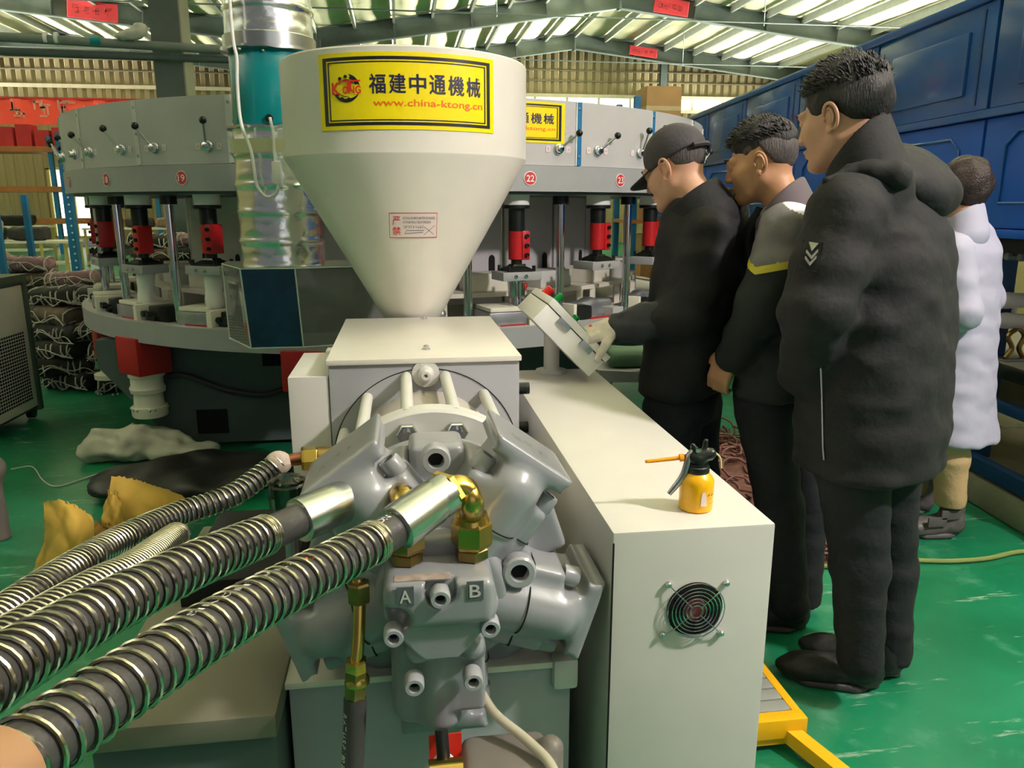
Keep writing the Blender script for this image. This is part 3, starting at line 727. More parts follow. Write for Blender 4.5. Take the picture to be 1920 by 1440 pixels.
for k in range(14, 27):
    kind = 0 if k < 21 else 1
    if k in (22,): kind = 0
    ph = PHI(k)-1; c = pol(ph, 2.06, .803); r = math.radians(ph)
    if kind not in cache:
        root = thing('shoe_mould', (0, 0, 0))
        for nm, mb, m in mould_mesh(kind): mb.build(nm, m, root, 40)
        cache[kind] = root
    else: root = copy_tree(cache[kind])
    root.location = Vector(c); root.rotation_euler = (0, 0, r)
    w = {14: 'far left, behind the bundles', 15: 'at the far left edge', 16: 'at the left edge of the table', 17: 'second from the left edge', 18: 'below the station left of plate 19', 19: 'below number plate 19', 20: 'behind the clear acrylic hood', 21: 'hidden mostly behind the cream hopper', 22: 'behind the control box below plate 22', 23: 'beside the gloved hand below plate 23', 24: 'behind the capped man', 25: 'on the far right of the table', 26: 'on the far right rear of the table'}[k]
    tag(root, ('boxy aluminium mould with black valves ' if kind == 0 else 'curved aluminium shoe mould ')+w, 'mould', 'moulds on the carousel table')
# below the table: red cylinders, cream motors, base frame
def under(k, tall, big):
    ph = PHI(k); r = 2.16; c = pol(ph, r, 0); R = Rz(math.radians(ph)); u = thing('under_press', (c[0], c[1], .3), parent=car); w = .115 if big else .08
    MB().box((c[0]-w, c[1]-w*.9, .5), (c[0]+w, c[1]+w*.9, .72), .012, R).build('red_housing', 'redd', u)
    mb = MB(); mb.lathe((c[0], c[1], .24), [(.095, 0), (.1, .01), (.1, .06), (.085, .062), (.08, .14), (.095, .145), (.1, .17), (.09, .19), (.09, .235), (.1, .24), (.1, .262)] if big else [(.1, .14), (.1, .17), (.06, .175), (.06, .262)], 24); mb.build('cream_motor', 'offwhite', u)
    for i in range(6): q = (c[0]+.101*math.cos(i), c[1]-.101*abs(math.sin(i)), .29); MB().ell(q, (.008, .008, .008), 8, 5).build('motor_bolt', 'steel', u)
under(18, True, True); under(17, False, False); under(20, True, True)
# pedestal legs
def leg_beam(ph, r0, r1):
    a, b = pol(ph, r0, 0), pol(ph, r1, 0); d = (a-b)/np.linalg.norm(a-b); t = np.array([-d[1], d[0], 0]); L_ = np.linalg.norm(a-b)
    mb = MB(); mb.prism([(0, .04), (L_-.6, .04), (L_, .42), (L_, .56), (0, .62)], b, d, (0, 0, 1), t, -.09, .09); return mb
for ph in (8, 68, 128, 188, 248): leg_beam(ph, 1.9, .5).build('pedestal_leg', 'base', car)
mb = MB(); mb.lathe((CX, CY0, .02), [(1.2, 0), (1.25, .03), (1.25, .36), (1.2, .62), (1.2, .74)], 40); mb.build('pedestal', 'base', car)
# front cross frame of the base, seen under the table
fr = MB(); fr.prism([(-1.36, .03), (.5, .03), (.5, .68), (-1.8, .68), (-1.8, .52), (-1.43, .06)], (0, 4.74, 0), (1, 0, 0), (0, 0, 1), (0, 1, 0), 0, .12); fr.build('base_frame', 'base', car, None)
MB().box((-1.27, 4.734, .09), (-1.09, 4.75, .24), .0).build('hand_hole', 'dark', car, None)
MB().box((-.86, 4.734, .50), (-.70, 4.75, .62), .0).build('hand_hole', 'dark', car, None)
MB().tube(bez([(-1.4, 4.7, .46), (-1.3, 4.7, .46), (-1.05, 4.7, .36), (-.8, 4.7, .34), (-.5, 4.7, .5)], 12), .018, 8).build('power_cable', 'rubber', car)
# ================================================================ injection unit in the foreground
AX, AZ = .05, .79
def atW(u, v, w): return _C+ray(u, v)*(w/FPX)
# ---- hopper
HX, HY, HR = .028, 2.85, .418
hop = thing('hopper', (HX, HY, 1.0), 'large cream funnel hopper with yellow sign above the machine block', 'hopper')
def revolve(prof, name, m, parent, n=72, c=(HX, HY, 0), smooth=30): mb = MB(); mb.lathe(c, prof, n, (0, 0, 1), False); return mb.build(name, m, parent, smooth)
revolve([(HR, 1.604), (HR, 1.903), (HR-.004, 1.908), (HR-.012, 1.906), (HR-.014, 1.9), (HR-.012, 1.606)], 'drum', 'cream', hop)
revolve([(.098, 1.04), (HR, 1.6), (HR+.001, 1.606), (HR-.008, 1.606), (.092, 1.045)], 'cone', 'cream', hop)
revolve([(.1, 1.0), (.1, 1.045), (.09, 1.045), (.09, 1.0)], 'throat', 'cream', hop)
revolve([(.0005, 1.62), (HR-.013, 1.64)], 'granulate', mat('white_granulate', 'CFCBC0', .8, bump=.5, bscale=200), hop)['kind'] = 'stuff'
def hit_hopper(u, v):
    d = ray(u, v); d = d/np.linalg.norm(d); t = 1.5
    while t < 4:
        p = _C+d*t; r = math.hypot(p[0]-HX, p[1]-HY); R = HR if p[2] > 1.6 else .098+(p[2]-1.04)/.56*(HR-.098)
        if r <= R: break
        t += .001
    return math.atan2(p[0]-HX, -(p[1]-HY)), p[2]
def hpol(a, r, z): return np.array([HX+r*math.sin(a), HY-r*math.cos(a), z])
aL, _ = hit_hopper(601, 175); aR, _ = hit_hopper(924, 175); _, zT = hit_hopper(760, 97); _, zB = hit_hopper(760, 243)
ms = thing('maker_sign', hpol(0, HR, 1.75), parent=hop)
maker_sign(lambda x, y, o: hpol(aL+(aR-aL)*x, HR+.0008+o, zB+(zT-zB)*y), ms, True)
a0, z1 = hit_hopper(726, 399); a1, _ = hit_hopper(823, 399); _, z0 = hit_hopper(775, 446)
wl = thing('warning_label', hpol(a0, .2, z0), parent=hop)
def conep(x, y, o):
    z = z0+(z1-z0)*y; r = .098+(z-1.04)/.56*(HR-.098); rm = .098+((z0+z1)/2-1.04)/.56*(HR-.098); return hpol((a0+a1)/2+(a1-a0)*(x-.5)*rm/r, r+.001+o, z)
def cpatch(name, x0, x1, y0, y1, off, m, n=8):
    V = [conep(x0+(x1-x0)*i/n, y, off) for i in range(n+1) for y in (y0, y1)]; obj(name, V, [[2*i, 2*i+2, 2*i+3, 2*i+1] for i in range(n)], m, wl)
cpatch('label_edge', 0, 1, 0, 1, .0005, 'platered'); cpatch('label_sheet', .012, .988, .03, .97, .001, 'pinklabel')
def cword(txt, x0, x1, y0, y1, m, bold=0):
    V, Fc, _ = text_mesh(txt, bold=bold); obj('lettering', [conep(x0+v[0]*(x1-x0), y0+v[1]*(y1-y0), .0016) for v in V], Fc, m, wl)
cword('严', .07, .23, .52, .86, 'inkred', 0); cword('禁', .07, .24, .12, .45, 'inkred', .008)
cword('PUTTING ANY METAL MATTER OR SUNDRIES', .29, .95, .74, .84, 'inkgrey', .01); cword('IN THE MATERIAL TUBE IS FORBIDDEN', .29, .86, .58, .68, 'inkgrey', .01); V, Fc, _ = marks(9, 4, .15, 7); obj('blurred_print', [conep(.29+v[0]*.43, .38+v[1]*.13, .0016) for v in V], Fc, 'inkgrey', wl)
for (xa, ya, xb, yb) in ((.72, .12, .95, .5), (.72, .45, .93, .14), (.32, .18, .7, .22), (.32, .18, .36, .3), (.36, .3, .72, .3)):
    V = [conep(xa+(xb-xa)*i/6, ya+(yb-ya)*i/6+s*.012, .0016) for i in range(7) for s in (-1, 1)]; obj('label_drawing', V, [[2*i, 2*i+2, 2*i+3, 2*i+1] for i in range(6)], 'inkgrey', wl)

# ---- machine block
blk = thing('feed_block', (AX, 2.35, 0), 'square grey gearbox block with cream cover plate under the hopper', 'gearbox')
MB().box((-.198, 1.98, .0), (.298, 2.74, 1.05), .004).build('housing', 'greyflat', blk)
MB().box((-.08, 2.742, .0), (.135, 3.0, .998), .004).build('feed_throat_box', 'greyflat', blk)
MB().box((-.203, 1.972, 1.05), (.303, 2.725, 1.064), .002).build('cover_plate', 'cream', blk)
for u, v in ((795, 597), (799, 654)):
    p = atZ(u, v, 1.066); p[1] = min(p[1], 2.70); MB().lathe((p[0], p[1], 1.064), [(.012, 0), (.012, .003), (.008, .004), (.008, .01), (.003, .013), (.0005, .013)], 12).build('cover_screw', 'chrome', blk)
ri = []
for a in np.linspace(-.5, pi+.5, 60): ri.append((AX+.245*math.cos(a), 1.979, AZ+.245*math.sin(a)))
MB().tube(ri, .0012, 4).build('scribed_circle', 'dark', blk)
MB().lathe((AX, 1.98, 1.022), [(.036, 0), (.036, .006), (.022, .008), (.02, .022), (.014, .026), (.012, .034), (.005, .034), (.004, .02), (.0005, .02)], 22, (0, -1, 0)).build('grease_boss', 'lgrey', blk)
MB().box((-.235, 2.3, 1.0), (-.2, 2.36, 1.03), .003).build('latch', 'white', blk)
sb = MB().box((-.302, 1.985, .3), (-.2, 2.33, 1.02), .003).build('side_box', 'cabinet', smooth=35); tag(sb, 'narrow cream terminal box on the left flank of the grey block', 'box')
for z in (.80, .92): MB().cyl((.298, 2.2, z), (.36, 2.2, z), .018, n=12).build('cable_gland', 'black', blk)
# ---- hydraulic motor
mot = thing('hydraulic_motor', (AX, 1.33, .55), 'grey five cylinder radial hydraulic motor facing the camera', 'motor')
mb = MB(); mb.lathe((AX, 1.6, AZ), [(.185, 0), (.185, .4)], 48, (0, 1, 0)); mb.build('coupling_barrel', mat('pale_barrel_paint', 'B9B2AA', .5, stain=('8F877C', .6, 10)), mot)
mb = MB(); mb.lathe((AX, 1.57, AZ), [(.0, 0), (.236, 0), (.242, .006), (.242, .05), (.236, .056), (0, .056)], 64, (0, 1, 0)); mb.build('rear_flange', 'lgrey', mot)
mb = MB(); mb.lathe((AX, 1.425, AZ), [(.0, 0), (.21, 0), (.216, .006), (.216, .04), (.21, .046), (.15, .046), (.15, .15)], 64, (0, 1, 0)); mb.build('front_flange', 'grey', mot)
for i in range(10):
    a = math.radians(77+36*i) if i else math.radians(77)
rod_angles = [77.2, 102.8, 48.2, 131.8, 20, 160, -10, 190, -40, 220, -70, 250]
for a in rod_angles:
    a = math.radians(a); x, z = AX+.229*math.cos(a), AZ+.229*math.sin(a)
    mb = MB(); mb.tube([(x, 1.6, z), (x, 1.985, z)], .0145, 14); mb.build('tie_rod', 'lgrey', mot)
for a in (75, 105, 40, 140, 5, 175):
    a = math.radians(a); p = (AX+.2*math.cos(a), 1.57, AZ+.2*math.sin(a)); hexnut(p, (0, -1, 0), .024, .02).build('hex_nut', 'chrome', mot, 20); MB().cyl((p[0], 1.55, p[2]), (p[0], 1.535, p[2]), .013, n=12).build('stud', 'chrome', mot)
def hub(p):
    d = d_cyl(p, (0, -.075, 0), (0, .1, 0), .165, .02); d = smin(d, d_cyl(p, (0, -.115, 0), (0, 0, 0), .115, .015), .02)
    for k in range(5):
        a = math.radians(90+72*k); c = (.2*math.cos(a), 0.02, .2*math.sin(a)); d = smin(d, d_box(p, (.185*math.cos(a), .045, .185*math.sin(a)), (.05, .05, .055), .012, Ry(-(a-pi/2))), .02)
    return d
V, Fc = sculpt(hub, (-.3, -.14, -.3), (.3, .13, .3), .0065); obj('motor_housing', V+np.array([AX, 1.33, AZ]), Fc, 'grey', mot, 180)
def head(p):
    d = d_box(p, (0, 0, .13), (.082, .09, .085), .014)
    d = smin(d, d_box(p, (0, 0, .2), (.05, .09, .08), .012), .012)
    d = smin(d, d_box(p, (0, 0, .272), (.09, .092, .017), .01), .008)
    d = smax(d, -d_box(p, (.115, 0, .272), (.035, .2, .03), .008, Ry(.5)), .008); d = smax(d, -d_box(p, (-.115, 0, .272), (.035, .2, .03), .008, Ry(-.5)), .008)
    d = smin(d, d_cone(p, (0, -.075, .02), (0, -.075, .215), .05, .05), .018)
    d = smin(d, d_cyl(p, (0, 0, 0), (0, 0, .15), .085, .01), .02)
    d = smax(d, -d_box(p, (.075, -.075, .235), (.03, .035, .018), .008), .006); d = smax(d, -d_box(p, (-.075, -.075, .235), (.03, .035, .018), .008), .006)
    return d
HV, HF = sculpt(head, (-.13, -.16, -.06), (.13, .13, .32), .0055)
for k, ang in enumerate((-90, -18, 54, 126, 198)):
    a = math.radians(ang); R = Ry(-(a-pi/2)); c = np.array([AX, 1.335, AZ])
    h_ = obj('cylinder_head', HV@R.T+c, HF, 'grey', mot, 180)
    for sx in (-1, 1):
        for sy in (-1,):
            q = R@np.array([sx*.068, sy*.06, .212])+c; b, s = socket_bolt(q, R@np.array([0, 0, 1.]), .0195, .03, h_); s.build('hex_socket', 'dark', h_, None)
    pl_ = [(x, -max(.0915, .077+math.sqrt(max(0, .051**2-x*x)) if abs(x) < .051 else 0), .15) for x in np.linspace(-.07, .07, 29)]+[(.0795, -.087, .15), (.0832, -.076, .15), (.0832, .076, .15), (.0795, .087, .15), (.07, .091, .15), (-.07, .091, .15), (-.0795, .087, .15), (-.0832, .076, .15), (-.0832, -.076, .15), (-.0795, -.087, .15)]
    MB().tube(np.array(pl_)@R.T+c, .0014, 5, closed=True).build('parting_line', 'dark', h_)
    if ang in (54, 126):
        V, Fc, _ = marks(3, ang, .3, 6); V = np.stack([(V[:, 0]-.5)*.09, (V[:, 1]-.5)*.03-.02, np.full(len(V), .2905)], 1); obj('blurred_print', V@R.T+c, Fc, 'inkgrey', h_)
b, s = socket_bolt((AX-.004, 1.30, 1.02), (0, -1, 0), .026, .03, mot, 'greyb', 'lug_bolt'); s.build('hex_socket', 'dark', b, None)
b, s = socket_bolt((.185, 1.245, .825), (0, -1, 0), .03, .028, mot, 'greyb', 'cover_bolt'); s.build('hex_socket', 'dark', b, None)
# ---- distributor block with ports A and B
dis = thing('distributor_block', (.042, 1.18, .6), 'grey cast valve block marked A and B in front of the motor', 'valve block')
def distr(p):
    x, y, z = p[:, 0], p[:, 1], p[:, 2]
    d = d_box(p, (.042, 1.2, .83), (.088, .085, .04), .016)
    tri = np.maximum.reduce([-(x+.046)*1.0, (x-.130), z-.85, .725-z, (-(x+.046)*.72-(z-.79)*.69), ((x-.130)*.72-(z-.79)*.69)])
    sh = np.maximum(tri+.006, np.abs(y-1.2)-.064); d = smin(d, sh-.006, .008)
    d = smin(d, d_cyl(p, (.04, 1.2, .565), (.04, 1.2, .78), .04, .012), .02); d = smin(d, d_box(p, (.088, 1.195, .66), (.03, .032, .06), .008), .012)
    d = smin(d, d_cone(p, (-.012, 1.22, .585), (-.012, 1.22, .74), .03, .03), .02)
    for (bx_, bz) in ((-.024, .80), (.118, .808), (.004, .728), (.096, .728)): d = smin(d, d_cone(p, (bx_, 1.16, bz), (bx_, 1.26, bz), .021, .021), .016)
    d = smax(d, -d_cyl(p, (.043, 1.10, .853), (.043, 1.135, .853), .026), .006)
    d = smax(d, -d_cone(p, (-.03, 1.115, .805), (-.03, 1.15, .805), .026, .024), .006)
    return d
V, Fc = sculpt(distr, (-.09, 1.08, .53), (.18, 1.31, .93), .0042); obj('cast_body', V, Fc, 'grey', dis, 180)
for (u, v, y) in ((826, 1126, 1.135), (738, 1199, 1.15), (920, 1181, 1.15), (777, 1291, 1.15), (888, 1281, 1.15)):
    p = atY(u, v, y-.03); b, s = socket_bolt((p[0], y, p[2]), (0, -1, 0), .0165, .03, dis, 'greyb'); s.build('hex_socket', 'dark', b, None)
for ch, u, v in (('A', 760, 1119), ('B', 891, 1108)):
    p = atY(u, v, 1.113); V, Fc, _ = text_mesh(ch, bold=.01)
    MB().box((p[0]-.0135, 1.1135, p[2]-.016), (p[0]+.0135, 1.116, p[2]+.016)).build('letter_plate', 'dgrey', dis, None)
    V = np.stack([p[0]+(V[:, 0]-.5)*.018, np.full(len(V), 1.1125), p[2]+(V[:, 1]-.5)*.022], 1); obj('raised_letter', V, Fc, 'lgrey', dis)
MB().lathe((.04, 1.2, .548), [(.012, 0), (.016, .005), (.016, .02)], 14).build('drain_plug', 'steel', dis)
MB().box((-.03, 1.128, .8685), (.06, 1.15, .871), .001).build('sealant_smear', mat('sealant_smear', '9A8A80', .7, var=.3, scale=60), dis)
# ---- hoses
def helix(path, R, r, pitch, seg=22, tight=0.0, pf=None):
    P = resample(path, .004); s = np.concatenate([[0], np.cumsum(np.linalg.norm(np.diff(P, axis=0), axis=1))]); L_ = s[-1]
    T = np.gradient(P, axis=0); T /= np.linalg.norm(T, axis=1)[:, None]; X = np.zeros_like(P); x, y, _ = basis(T[0])
    for i in range(len(P)): x = x-T[i]*(x@T[i]); x /= np.linalg.norm(x); X[i] = x
    out = []; a = 0; t = 0
    while t < L_:
        i = min(len(P)-1, int(t/L_*(len(P)-1))); y = np.cross(T[i], X[i]); q = np.array([np.interp(t, s, P[:, k]) for k in range(3)])
        out.append(q+R*(X[i]*math.cos(a)+y*math.sin(a))); pt = pitch if (tight <= 0 or t > tight) else r*2.05
        a += 2*pi/seg; t += pt/seg
    return out
def hose(lab, px, R, pitch, tight, parts, wire=.0032):
    pts = [atW(*q) for q in px]; path = bez(pts, 14); root = thing('hydraulic_hose', path[-1]*[1, 1, 0]+[0, 0, max(0, path[:, 2].min()-R)], lab, 'hose', 'spiral guarded hydraulic hoses')
    core = MB().tube(resample(path, .02), R-.003, 24).build('rubber_core', 'rubber', root); 
    mb = MB(); mb.tube(helix(path[parts:], R, wire, pitch, 20, tight), wire, 6); mb.build('steel_spiral', 'spring', root)
    return root, path
# hose 1 (front): sleeve, collar, elbow to port B
h1, p1 = hose('front spiral steel guarded hydraulic hose ending at port B', [(752, 984, 1.15), (700, 1017, 1.10), (560, 1090, .95), (400, 1178, .80), (230, 1285, .675), (70, 1398, .585), (-90, 1520, .51)], .0298, .0185, .018, 13, .0023)
d = p1[0]-p1[3]; d /= np.linalg.norm(d)
e0 = p1[0]; e1 = atW(836, 924, 1.215); d = (e1-e0)/np.linalg.norm(e1-e0); LS = np.linalg.norm(e1-e0)
MB().lathe(e0-d*.012, [(.029, 0), (.0355, .003), (.0355, LS*.78), (.033, LS*.85), (.034, LS*.9), (.034, LS+.012), (.026, LS+.014)], 28, d).build('crimp_sleeve', 'zinc', h1)
hexnut(e1-d*.004, d, .037, .013).build('hex_collar', 'brass', h1, 20)
B0 = np.array([atY(885, 1075, 1.2)[0], 1.2, .87])
bt = atW(884, 990, 1.235); bt = np.array([B0[0], B0[1], bt[2]])
el = bez([e1, atW(858, 913, 1.225), atW(876, 921, 1.232), atW(884, 945, 1.235), bt], 10)
MB().tube(el, .020, 18).build('elbow_tube', 'brass', h1)
hexnut(B0+[0, 0, .022], (0, 0, 1), .035, bt[2]-B0[2]-.03, .3).build('swivel_nut', 'brass', h1, 20); hexnut(B0, (0, 0, 1), .029, .02, .1).build('port_adapter', 'brassd', h1, 20); MB().cyl(bt-[0, 0, .01], bt+[0, 0, .004], .031, .027, 18).build('nut_shoulder', 'brass', h1)
# white and orange print on the bare rubber
def hose_print(path, root, s0, s1, a0, a1, R, txt, m, italic=0):
    V, Fc, _ = text_mesh(txt, bold=.01); s = np.concatenate([[0], np.cumsum(np.linalg.norm(np.diff(path, axis=0), axis=1))]); W = []
    for v in V:
        t = s1+(s0-s1)*v[0]; q = np.array([np.interp(t, s, path[:, k]) for k in range(3)]); i = min(len(path)-2, int(np.searchsorted(s, t))); T = path[i]-path[i+1]; T /= np.linalg.norm(T)
        side = np.cross(T, [0, 0, 1.]); side /= np.linalg.norm(side); upv = np.cross(side, T); a = a0+(a1-a0)*v[1]; W.append(q+R*(side*math.cos(a)+upv*math.sin(a)))
    obj('hose_print', W, Fc, m, root)
hose_print(p1, h1, .006, .05, 1.35, 1.75, .0272, 'DN 2', 'inkwhite'); hose_print(p1, h1, .05, .068, 1.4, 1.75, .0272, '1WH', 'inkorange')
hose_print(p1, h1, .25, .42, 1.5, 1.8, .0272, 'SINGLE AIR', 'inkwhite'); hose_print(p1, h1, .2, .225, 1.2, 1.5, .0272, '//', 'inkorange')
# hose 2: behind it, to port A
h2, p2 = hose('middle spiral steel guarded hydraulic hose ending at port A', [(570, 972, 1.235), (505, 1000, 1.16), (380, 1052, 1.0), (200, 1140, .83), (60, 1220, .71), (-90, 1315, .6)], .0295, .0175, .018, 15, .0023)
e0 = p2[0]; e1 = atW(676, 925, 1.32); d = (e1-e0)/np.linalg.norm(e1-e0); LS = np.linalg.norm(e1-e0)
MB().lathe(e0-d*.012, [(.029, 0), (.0365, .003), (.0365, LS*.82), (.034, LS*.88), (.035, LS*.92), (.035, LS+.01), (.026, LS+.012)], 28, d).build('crimp_sleeve', 'zinc', h2)
hexnut(e1-d*.002, d, .037, .013).build('hex_collar', 'brass', h2, 20)
A0 = np.array([atY(762, 1085, 1.2)[0], 1.2, .87]); at_ = np.array([A0[0], A0[1], A0[2]+.075])
el = bez([e1, atW(705, 920, 1.335), atW(740, 925, 1.33), (atW(758, 950, 1.29)+at_+[0, 0, .05])*.5, at_+[0, 0, .02], at_], 10)
MB().tube(el, .0225, 18).build('elbow_tube', 'brass', h2)
hexnut(A0+[0, 0, .022], (0, 0, 1), .035, .05, .1).build('swivel_nut', 'brassd', h2, 20); hexnut(A0, (0, 0, 1), .029, .02, .3).build('port_adapter', 'brassd', h2, 20)
# hose 3: thinner, with a copper fitting
h3, p3 = hose('rear thin spiral guarded hose ending in a copper fitting', [(522, 868, 1.62), (495, 888, 1.60), (430, 932, 1.54), (330, 966, 1.46), (230, 1010, 1.30), (110, 1082, 1.06), (0, 1158, .90), (-100, 1235, .78)], .0235, .0125, .0, 0, .0019)
q0 = p3[0]; q1 = atW(548, 862, 1.63); q2 = atW(565, 860, 1.635); q3 = atW(596, 858, 1.645); q4 = atW(650, 856, 1.66)
MB().ell(q0, (.028, .024, .026), 14, 10).build('sealing_tape', mat('tape_white', 'B7A79A', .6, bump=.5, bscale=60), h3)
MB().tube(bez([q0, q1, q2], 6), .0135, 14).build('copper_tube', 'copper', h3); hexnut(q2, q3-q2, .026, .034).build('fitting_nut', 'brass', h3, 20); MB().cyl(q3, q4, .024, n=14).build('fitting_body', 'brassd', h3)
# hose 4: only its top shows between the others
h4, p4 = hose('lower spiral guarded hose half hidden between the two thick hoses', [(330, 1005, 1.4), (250, 1065, 1.12), (180, 1100, 1.0), (60, 1170, .86), (-90, 1262, .74)], .024, .0115, 0, 0, .0021)
tv = thing('hose_end_sleeve', (p1[-8][0], p1[-8][1], p1[-8][2]-.06), 'tan rubber sleeve at the lower left end of the front hose', 'sleeve')
seg = p1[[i for i in range(len(p1)) if i > len(p1)*.885]]; MB().tube(resample(seg, .02), .036, 28).build('sleeve_body', 'tan', tv)
# thin brass drain line at the left of the distributor
dl = thing('drain_line', atY(665, 1440, 1.16), 'thin brass pipe with black drain hose left of the valve block', 'pipe')
q = [atY(672, 1085, 1.2), atY(674, 1125, 1.19), atY(672, 1200, 1.17), atY(668, 1240, 1.16)]
hexnut(atY(674, 1128, 1.19), (0, .05, 1), .02, .035).build('top_nut', 'brassd', dl, 20); MB().tube(bez(q, 8), .0105, 14).build('brass_pipe', 'brass', dl)
z = atY(668, 1250, 1.16); hexnut(z-[0, 0, .01], (0, 0, 1), .0185, .024).build('lower_nut', 'brass', dl, 20); MB().lathe(z-[0, 0, .035], [(.016, 0), (.021, .006), (.021, .012), (.016, .02)], 16).build('ferrule', 'brass', dl)
z2 = atY(666, 1308, 1.16); hexnut(z2, z-z2, .0195, .055).build('hose_socket', 'brassd', dl, 20)
qq = bez([z2, atY(664, 1370, 1.15), atY(660, 1450, 1.14), atY(655, 1560, 1.14)], 8); MB().tube(qq, .019, 16).build('drain_hose', 'rubber', dl)
V, Fc, _ = text_mesh('RIAT U.S.P 180 BAR'); P0 = np.array(qq); 
W = []
for v in V:
    t = np.interp(1-v[0], [0, 1], [.02, .13]); s = np.concatenate([[0], np.cumsum(np.linalg.norm(np.diff(P0, axis=0), axis=1))]); q_ = np.array([np.interp(.15-t, s, P0[:, k]) for k in range(3)]); a = math.radians(200+v[1]*30); W.append(q_+.0193*np.array([math.cos(a), math.sin(a)-.0, 0]))
obj('hose_print', W, Fc, 'inkwhite', dl)
# sight glass behind the hoses
sg = thing('oil_sight_glass', atY(541, 940, 1.45), 'clear glass oil bowl beside the hydraulic motor', 'glass bowl')
c = atY(541, 940, 1.45)-[0, 0, .02]; MB().lathe(c, [(.03, 0), (.036, .005), (.036, .055), (.033, .06), (.03, .06), (.03, .01), (.0005, .008)], 10).build('glass_bowl', 'glass', sg, 20); MB().lathe(c+[0, 0, .06], [(.034, 0), (.034, .006), (.02, .012), (.0005, .013)], 10).build('bowl_lid', 'glass', sg, 20); MB().cyl(c-[0, 0, .1], c, .012, n=10).build('stem', 'steel', sg)
# ---- machine bed
bed = thing('machine_bed', (AX, 1.9, 0), 'grey welded machine bed with cream top under the motor', 'machine bed')
MB().box((-.235, 1.31, 0.0), (.30, 1.975, .578), .004).build('bed_box', 'greyflat', bed)
MB().box((-.24, 1.3, .579), (.295, 1.972, .592), .002).build('bed_top', 'offwhite', bed)
MB().box((.262, 1.29, .535), (.312, 1.33, .6), .01).build('corner_block', 'lgrey', bed)
lb = thing('pump_console', (-.5, 1.5, 0), 'dark grey green pump console under the hoses', 'console')
MB().box((-.55, 1.22, 0), (-.245, 2.0, .555), .004).build('console_body', 'base', lb); MB().box((-.56, 1.2, .555), (-.24, 2.05, .60), .006).build('console_top', mat('olive_grey_top', '6E6C5C', .5), lb)
MB().box((-.5, 1.6, .6), (-.26, 2.0, .66), .004).build('junction_box', 'dark', lb)
# pump body and bits below the distributor
pb = thing('gear_pump', (.09, 1.08, .45), 'grey gear pump casting at the bottom edge below the valve block', 'pump')
c = atY(950, 1440, 1.1)
V, Fc = sculpt(lambda p: smin(smin(d_box(p, (0, 0, -.02), (.075, .06, .05), .02), d_cone(p, (.06, -.02, -.06), (.075, .0, .03), .03, .022), .02), d_cyl(p, (0, -.075, -.03), (0, .0, -.03), .055, .01), .02), (-.13, -.13, -.12), (.14, .1, .09), .007)
obj('pump_casting', V+c, Fc, mat('pump_grey_brown', '6B6660', .45), pb, 180)
b, s = socket_bolt(c+[-.06, -.062, .0], (0, -1, 0), .014, .016, pb, 'dgrey'); s.build('hex_socket', 'dark', b, None)
MB().cyl(c+[-.075, -.03, .03], c+[-.13, -.03, .03], .02, n=12).build('brass_union', 'brass', pb)
rt_ = thing('rubber_stop', atY(830, 1440, 1.1), 'white rubber stop on a dark stem below the valve block', 'stop')
p = atY(832, 1432, 1.1); MB().cyl(p-[0, 0, .02], p+[.0, 0, .012], .017, n=16, bev=.004).build('white_cap', 'white', rt_); MB().cyl(p+[0, 0, .012], p+[-.002, .02, .05], .011, n=12).build('stem', 'black', rt_)
tg = MB(); p = atY(838, 1400, 1.13); tg.box(p-[.03, .001, .03], p+[.025, .001, .025]); tag(tg.build('warning_tag', 'redplas', smooth=None), 'small red tag hanging below the valve block', 'tag')
ct = thing('clear_drain_tube', atY(1050, 1440, 1.0), 'clear plastic drain tube curving down beside the valve block', 'tube')
MB().tube(bez([atY(903, 1300, 1.2), atY(930, 1340, 1.15), atY(985, 1385, 1.1), atY(1030, 1430, 1.05), atY(1050, 1480, 1.0)], 10), .0085, 12).build('tube', 'vinyl', ct)

# ---- electrical cabinet
cab = thing('electric_cabinet', (.51, 1.93, 0), 'long pale grey electrical cabinet with a fan grille', 'cabinet')
MB().box((.357, 1.24, .01), (.664, 2.64, .88), .004).build('cabinet_shell', 'cabinet', cab)
MB().box((.3565, 1.238, .01), (.3595, 1.2405, .86)).build('door_gap', 'dark', cab, None)
fc = atY(1302, 1141, 1.24); FR = .054
fan = thing('fan', fc, parent=cab)
MB().lathe((fc[0], 1.2392, fc[2]), [(FR, 0), (FR, .0012), (.0005, .0012)], 36, (0, -1, 0)).build('fan_opening', 'dark', fan)
MB().lathe((fc[0], 1.2378, fc[2]), [(.022, 0), (.02, .002), (.0005, .003)], 24, (0, -1, 0)).build('fan_hub', mat('fan_hub_label', '8C3A4A', .4, var=.5, scale=90), fan)
for i in range(5):
    a = i*1.256; x, z = math.cos(a), math.sin(a); mb = MB(); mb.prism([(.02, -.004), (.046, -.012), (.05, .004), (.022, .008)], (fc[0], 1.2382, fc[2]), (x, 0, z), (-z, 0, x), (0, -1, 0), 0, .001); mb.build('fan_blade', 'black', fan, None)
for r in (.012, .019, .026, .033, .04, .047, .055):
    MB().tube([(fc[0]+r*math.cos(a), 1.231-(.003 if r < .05 else 0), fc[2]+r*math.sin(a)) for a in np.linspace(0, 2*pi, 40, endpoint=False)], .0011, 5, closed=True).build('guard_ring', 'chrome', fan)
